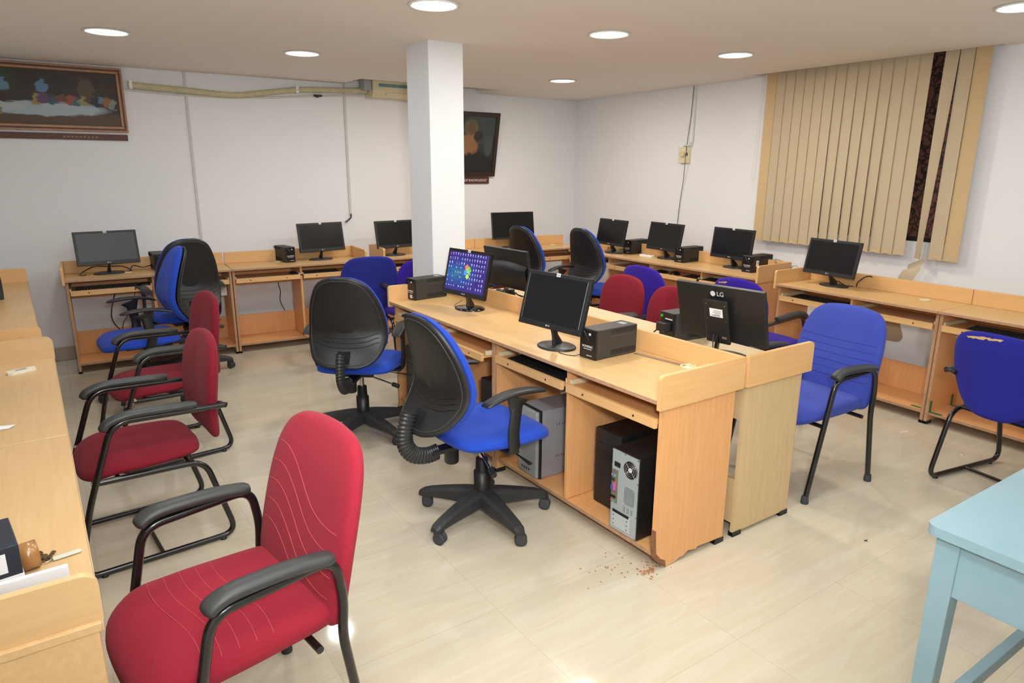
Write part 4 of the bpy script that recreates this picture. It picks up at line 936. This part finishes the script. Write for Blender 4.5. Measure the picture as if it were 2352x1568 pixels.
# ------------------------------------------------------------------ blind
bl = thing('vertical_blind', 'beige vertical slat blind over the dark patterned window', 'blind', (0, 0, 0))
BX = 5.235
def bx(y): return BX+(y-2.3)*.036-.02
MB().tube([(bx(3.93)+.02, 3.93, 2.43), (bx(2.12)+.02, 2.12, 2.43)], .018, 4).build('head_rail', WHITE, bl)
ys = [3.885-.0905*(k+.5) for k in range(15)]+[2.40, 2.305, 2.205]
rs = random.Random(5)
for k, y in enumerate(ys):
    sl = MB(); rows = []; thin = (k == 15)
    gap = .0 if k < 8 else .006
    for j in range(14):
        q = j/13; z = 2.44-(2.44-.985)*q; row = []
        a = D(7)
        hw = .0485 if k not in (17,) else .053
        yc = y+gap*.5*q
        if thin: a = D(8)+D(38)*q**1.3; yc = y+.03*q
        if k in (7, 9, 11): a += D(12)*q
        if k == 0: a = D(2)
        for i in range(5):
            u = -1+2*i/4; row.append((bx(yc)+math.sin(a)*hw*u+.004*(1-u*u), yc+math.cos(a)*hw*u, z+(.0 if k < 15 else -.01*q)))
        rows.append(row)
    sl.grid(rows); n = len(sl.v); back_ = [[(p[0]+.0008, p[1], p[2]) for p in row] for row in rows]; sl.grid(back_)
    so = sl.build('slat', SLATW if k in (0, 17) else SLATM, bl)
    m = MB(); row = [rows[-1], rows[-2]]
    pk = [[(p[0]-.0012, p[1], z) for p in rows[-1]] for z in (.986-(.0 if k < 15 else .01), 1.02)]
    MB().grid(pk).build('weight_pocket', mat('blind_hem', (196, 172, 134), .85), so)
m = MB()
for k in range(len(ys)-1):
    if k in (14,): continue
    a, b_ = ys[k], ys[k+1]
    m.tube([(bx(a+(b_-a)*q)-.014, a+(b_-a)*q, 1.005-.022*4*q*(1-q)) for q in [i/8 for i in range(9)]], .0013, 5)
m.build('bottom_chain', mat('ivory_cord', (224, 216, 196), .6), bl)
MB().tube(smooth_path([(bx(3.93), 3.93, 2.40), (bx(3.95), 3.95, 1.9), (bx(3.97), 3.965, 1.55), (bx(3.96), 3.95, 1.50), (bx(3.93), 3.93, 1.56), (bx(3.92), 3.92, 1.95), (bx(3.91), 3.91, 2.40)], 10), .0015, 5).build('pull_cord', mat('ivory_cord', (224, 216, 196), .6), bl)
# fallen slat drooping behind the desk
fs = MB(); rows = []
for p_ in smooth_path([(5.16, 2.40, .965), (5.165, 2.41, .92), (5.14, 2.44, .86), (5.12, 2.48, .70), (5.12, 2.49, .52), (5.13, 2.46, .40), (5.14, 2.50, .355), (5.14, 2.56, .40), (5.13, 2.55, .48)], 6):
    rows.append([(p_.x-.01*u, p_.y+.05*u, p_.z-.03*u*(1 if p_.z > .9 else 0)) for u in (1, .33, -.33, -1)])
fs.grid(rows); fs.grid([[(x+.001, y, z) for x, y, z in r_] for r_ in rows])
tag(fs.build('fallen_blind_slat', SLATM), 'loose beige blind slat fallen behind the desk under the blind', 'blind slat')

# ------------------------------------------------------------------ pictures
def paint_mat(name, base, blobs, rough=.55):
    """plain painted patches: blobs = (cx, cz, rx, rz, colour) in 0..1 of the sheet"""
    m = bpy.data.materials.new(name); m.use_nodes = True; nt = m.node_tree; N = nt.nodes; L = nt.links
    b = N['Principled BSDF']; tc = N.new('ShaderNodeTexCoord')
    nz = N.new('ShaderNodeTexNoise'); nz.inputs['Scale'].default_value = 14; nz.inputs['Detail'].default_value = 5; L.new(tc.outputs['Generated'], nz.inputs['Vector'])
    wv = N.new('ShaderNodeVectorMath'); wv.operation = 'MULTIPLY_ADD'; L.new(nz.outputs['Color'], wv.inputs[0]); wv.inputs[1].default_value = (.10, 0, .12); L.new(tc.outputs['Generated'], wv.inputs[2])
    cur = None; base_rgb = N.new('ShaderNodeMix'); base_rgb.data_type = 'RGBA'; L.new(nz.outputs[0], base_rgb.inputs[0]); base_rgb.inputs[6].default_value = (*lin(base[0]), 1); base_rgb.inputs[7].default_value = (*lin(base[1]), 1)
    cur = base_rgb.outputs[2]
    for cx, cz, rx, rz, col in blobs:
        s1 = N.new('ShaderNodeVectorMath'); s1.operation = 'SUBTRACT'; L.new(wv.outputs[0], s1.inputs[0]); s1.inputs[1].default_value = (cx+.035, 0, cz+.045)
        s2 = N.new('ShaderNodeVectorMath'); s2.operation = 'MULTIPLY'; L.new(s1.outputs[0], s2.inputs[0]); s2.inputs[1].default_value = (1/rx, 0, 1/rz)
        ln = N.new('ShaderNodeVectorMath'); ln.operation = 'LENGTH'; L.new(s2.outputs[0], ln.inputs[0])
        mr = N.new('ShaderNodeMapRange'); L.new(ln.outputs['Value'], mr.inputs[0]); mr.inputs[1].default_value = .85; mr.inputs[2].default_value = 1.1; mr.inputs[3].default_value = 1; mr.inputs[4].default_value = 0
        mx = N.new('ShaderNodeMix'); mx.data_type = 'RGBA'; L.new(mr.outputs[0], mx.inputs[0]); L.new(cur, mx.inputs[6]); mx.inputs[7].default_value = (*lin(col), 1); cur = mx.outputs[2]
    L.new(cur, b.inputs['Base Color']); b.inputs['Roughness'].default_value = rough
    return m
def picture(name, label, x0, x1, zb, h, yb, lean, fw, fm, art, mid=None):
    t = thing(name, label, 'picture', ((x0+x1)/2, yb, zb), 0); w_ = x1-x0
    T = Matrix.Rotation(lean, 4, 'X')
    for nm, a in (('frame', 0),):
        m = MB()
        for bx_ in ((-w_/2, w_/2, 0, fw), (-w_/2, w_/2, h-fw, h), (-w_/2, -w_/2+fw, fw, h-fw), (w_/2-fw, w_/2, fw, h-fw)): m.box(bx_[0], bx_[1], -.028, 0, bx_[2], bx_[3], M=T)
        fr = m.build('frame', fm, t, bevel=.003)
        if mid:
            m = MB(); f0, f1 = fw*.30, fw*.62
            for bx_ in ((-w_/2+f0, w_/2-f0, f0, f1), (-w_/2+f0, w_/2-f0, h-f1, h-f0), (-w_/2+f0, -w_/2+f1, f1, h-f1), (w_/2-f1, w_/2-f0, f1, h-f1)): m.box(bx_[0], bx_[1], -.0295, -.025, bx_[2], bx_[3], M=T)
            m.build('frame_inlay', mid, fr)
    MB().box(-w_/2+fw, w_/2-fw, -.016, -.002, fw, h-fw, M=T).build('painting', art, t)
    return t
art1 = paint_mat('banquet_cloth_painting', ((40, 34, 26), (62, 46, 33)), [
    (.15, .80, .30, .34, (50, 66, 36)), (.62, .12, .7, .14, (84, 62, 46)), (.60, .31, .34, .13, (160, 176, 182)), (.20, .33, .30, .10, (170, 182, 180)),
    (.36, .72, .05, .13, (104, 134, 160)), (.58, .72, .035, .12, (92, 126, 160)), (.83, .70, .05, .20, (84, 70, 54)), (.18, .22, .10, .15, (22, 66, 64)), (.33, .24, .03, .09, (128, 114, 74)),
    (.55, .47, .028, .11, (150, 132, 66)), (.585, .49, .03, .10, (92, 66, 96)), (.64, .46, .032, .09, (60, 82, 100)), (.68, .50, .028, .08, (104, 66, 44)), (.735, .48, .03, .10, (150, 72, 58)), (.765, .45, .024, .08, (58, 98, 106)),
    (.805, .47, .028, .10, (134, 138, 84)), (.845, .51, .03, .08, (88, 62, 52)), (.885, .47, .032, .11, (36, 40, 58)), (.915, .50, .02, .07, (96, 124, 140)), (.945, .47, .024, .10, (140, 92, 52)), (.975, .43, .016, .10, (124, 132, 118))])
p1 = picture('framed_painting', 'wide gilt-framed dark painting with a pale horizontal band, upper left wall', -.62, .665, 1.865, .498, YB-.004, D(1.2), .045, FRAMEG, art1, FRAMED)
pl = thing('name_plaque', 'long dark red strip under the wide gilt-framed painting', 'plaque', (0, YB-.002, 1.80), 0)
MB().box(-.60, .655, -.018, 0, 0, .048).build('board', FRAMED, pl, bevel=.002)
m = MB()
for k in range(9): m.box(.20+.028*k, .214+.028*k, -.0188, -.018, .016, .028)
m.build('worn_lettering', mat('faded_letter', (150, 120, 100), .7), pl)
art2 = paint_mat('golden_glow_painting', ((30, 36, 36), (52, 54, 48)), [
    (.62, .82, .5, .3, (58, 66, 66)), (.33, .80, .20, .15, (92, 88, 58)), (.33, .79, .12, .11, (96, 72, 50)), (.28, .50, .28, .20, (142, 98, 64)), (.55, .66, .13, .10, (42, 38, 32)), (.5, .16, .6, .22, (28, 30, 30)), (.85, .5, .12, .2, (64, 72, 76))])
picture('framed_painting', 'dark portrait-format painting leaning forward right of the pillar', 3.74, 4.275, 1.508, .685, YB-.012, D(11), .045, FRAMEK, art2)
pq = thing('name_plaque', 'small dark red plaque lettered below the leaning painting by the pillar', 'plaque', (3.98, YB-.002, 1.425), 0)
MB().box(-.24, .232, -.018, 0, 0, .075).build('board', FRAMED, pq, bevel=.002)
text('lettering', 'OF KNOWLEDGE"', .036, PRINTW, pq, (.205, -.0185, .036), (PI/2, 0, 0), align='RIGHT')

# ------------------------------------------------------------------ air conditioner and its pipes
ac = thing('air_conditioner', 'cream wall air conditioner half hidden behind the pillar top', 'air conditioner', (3.25, 6.50, 2.26), 0)
MB().prism([(0, .035), (.03, 0), (.20, 0), (.20, .245), (.0, .245)], -.47, .48, lambda a, b, c: (c, a, b)).build('body', CREAM, ac, bevel=.008)
MB().box(-.41, .42, -.004, .002, .095, .125).build('teal_strip', mat('teal_plastic', (112, 146, 146), .4), ac)
MB().box(-.34, .40, -.003, .002, .045, .047).box(-.34, -.338, -.003, .002, .012, .047).build('vent_line', mat('vent_line_plastic', (150, 140, 112), .6), ac)  # thin vent outline, coloured darker than the cream body
MB().box(-.55, -.478, .02, .16, .06, .22).build('pipe_cover', mat('grey_cover', (168, 172, 170), .6), ac)
pts = smooth_path([(.70, 6.665, 2.243), (1.13, 6.66, 2.226), (1.51, 6.66, 2.210), (1.78, 6.66, 2.245), (2.09, 6.66, 2.290), (2.45, 6.655, 2.310), (2.77, 6.64, 2.325)], 22)
ap = thing('insulated_pipe', 'sagging cream wrapped pipe along the top of the back wall', 'pipe', (0, 0, 0))
MB().tube(pts, .026, 12, radii=[.0265 if i % 3 else .0235 for i in range(len(pts))]).build('pipe', PIPEM, ap)
for x, z in ((.72, 2.243), (2.09, 2.290)): MB().box(x-.012, x+.012, 6.635, YB, z-.03, z+.035).build('clip', WHITE, ap, bevel=.002)
ap2 = thing('white_conduit', 'thin white conduit running under the wrapped pipe', 'conduit', (0, 0, 0))
MB().tube(smooth_path([(.68, 6.69, 2.208), (1.13, 6.69, 2.190), (1.78, 6.69, 2.208), (2.2, 6.69, 2.245), (2.78, 6.685, 2.285)], 10), .0085, 8).build('tube', mat('white_conduit_plastic', (214, 208, 200), .5), ap2)
tag(MB().box(2.25, 2.33, 6.66, 6.68, 2.243, 2.262).box(2.27, 2.30, 6.655, 6.69, 2.236, 2.25).build('black_clamp', BLACKP, bevel=.003), 'small black clamp on the conduit near the air conditioner', 'clamp')

# regulator box and wires on the right wall
rb = thing('fan_regulator_box', 'cream regulator box with round dial on the right wall', 'switch box', (xr(4.86)-.001, 4.855, 1.655), D(92.4))
MB().box(-.065, .065, 0, .03, 0, .155).build('box', CREAM, rb, bevel=.004)
MB().lathe([(.030, 0), (.028, .018), (.020, .02)], 28, M=Matrix.Translation((-.012 if 0 else .012, .03, .085)) @ Matrix.Rotation(-PI/2, 4, 'X')).build('dial', mat('old_cream', (214, 200, 150), .5), rb)
MB().box(-.05, -.025, .03, .035, .07, .10).box(-.045, -.03, .035, .037, .09, .10).build('switch', mat('grey_switch', (110, 110, 104), .5), rb)
def wire(label, pts, r_=.003): return cable('wall_wire', label, pts, r_, mat('dark_wire', (70, 66, 60), .6))
wire('dark wire pair running down the right wall across the regulator box', [(xr(4.80)-.006, 4.80, CEIL), (xr(4.81)-.008, 4.812, 2.10), (xr(4.83)-.012, 4.83, 1.90), (xr(4.83)-.045, 4.815, 1.72), (xr(4.85)-.02, 4.845, 1.50), (xr(4.88)-.01, 4.885, 1.25), (xr(4.89)-.01, 4.905, .95)])
cable('wall_wire', 'pale elbow conduit and lead above the regulator box', [(xr(4.79)-.012, 4.77, 1.86), (xr(4.8)-.03, 4.79, 1.825), (xr(4.86)-.02, 4.86, 1.825), (xr(4.87)-.015, 4.88, 1.80)], .008, mat('pale_conduit', (214, 216, 212), .5))

# ------------------------------------------------------------------ floor litter
rl = random.Random(11)
def chips(name, label, x, y, n, sp, m_, sz):
    m = MB()
    for k in range(n):
        a = rl.uniform(0, 6.28); r_ = abs(rl.gauss(0, 1))*sp; px, py = x+r_*math.cos(a)*1.2, y+r_*math.sin(a)*.6; s = sz*rl.uniform(.3, 1)
        M = Matrix.Translation((px, py, 0)) @ Matrix.Rotation(rl.uniform(0, 6), 4, 'Z'); m.box(-s, s, -s*.45, s*.45, .0005, .002+s*.2, M=M)
    o = m.build(name, m_); tag(o, label, 'debris'); o['kind'] = 'stuff'; return o
chips('chipboard_crumbs', 'brown crumbs of chipboard on the floor below the broken island corner', 1.86, 1.72, 70, .05, mat('crumb_brown', (176, 120, 80), .9), .006)
chips('chipboard_crumbs', 'sparser brown crumbs spread left of the broken island corner', 1.74, 1.83, 25, .07, mat('crumb_brown', (176, 120, 80), .9), .005)
tag(MB().box(-.03, .03, -.004, .004, 0, .002).box(-.01, .012, -.008, -.002, 0, .002).build('paper_twist', LABELW, loc=(4.30, 1.92, 0), rot=(0, 0, D(-20))), 'white twisted paper scrap on the floor by the twin desk legs', 'litter')
tag(MB().box(-.010, .010, -.004, .004, 0, .002).build('paper_twist', LABELW, loc=(4.21, 1.55, 0), rot=(0, 0, D(20))), 'tiny white scrap on the floor left of the worn navy chair', 'litter')
tag(MB().box(-.012, .012, -.0015, .0015, 0, .002).box(-.004, -.001, -.009, .006, 0, .002).build('dead_leaf', mat('leaf_dark', (60, 50, 40), .8), loc=(2.83, 1.35, 0)), 'dark wisp of litter on the open floor left of the teal table', 'litter')

# ------------------------------------------------------------------ families of repeated things
FAMILY = {'computer_desk': 'wooden computer desks around the room', 'task_chair': 'blue swivel chairs', 'visitor_chair': 'sled-base visitor chairs', 'high_back_armchair': 'high-back armchairs',
          'computer_monitor': 'computer monitors on the desks', 'backup_power_unit': 'black power boxes on the desks', 'computer_tower': 'computer towers in the island bays',
          'keyboard': 'keyboards on the desk trays', 'computer_mouse': 'computer mice on the desk trays', 'socket_box': 'white socket boxes under the desks', 'corner_bracket': 'green corner brackets in the desk bays',
          'loose_cable': 'loose black cables', 'framed_painting': 'framed paintings on the back wall', 'name_plaque': 'plaques under the paintings', 'wall_wire': 'wires on the right wall', 'paper_twist': 'white scraps on the floor'}
for o in bpy.data.objects:
    if o.parent is None and 'label' in o and 'group' not in o:
        k = o.name.split('.')[0]
        if k in FAMILY: o['group'] = FAMILY[k]
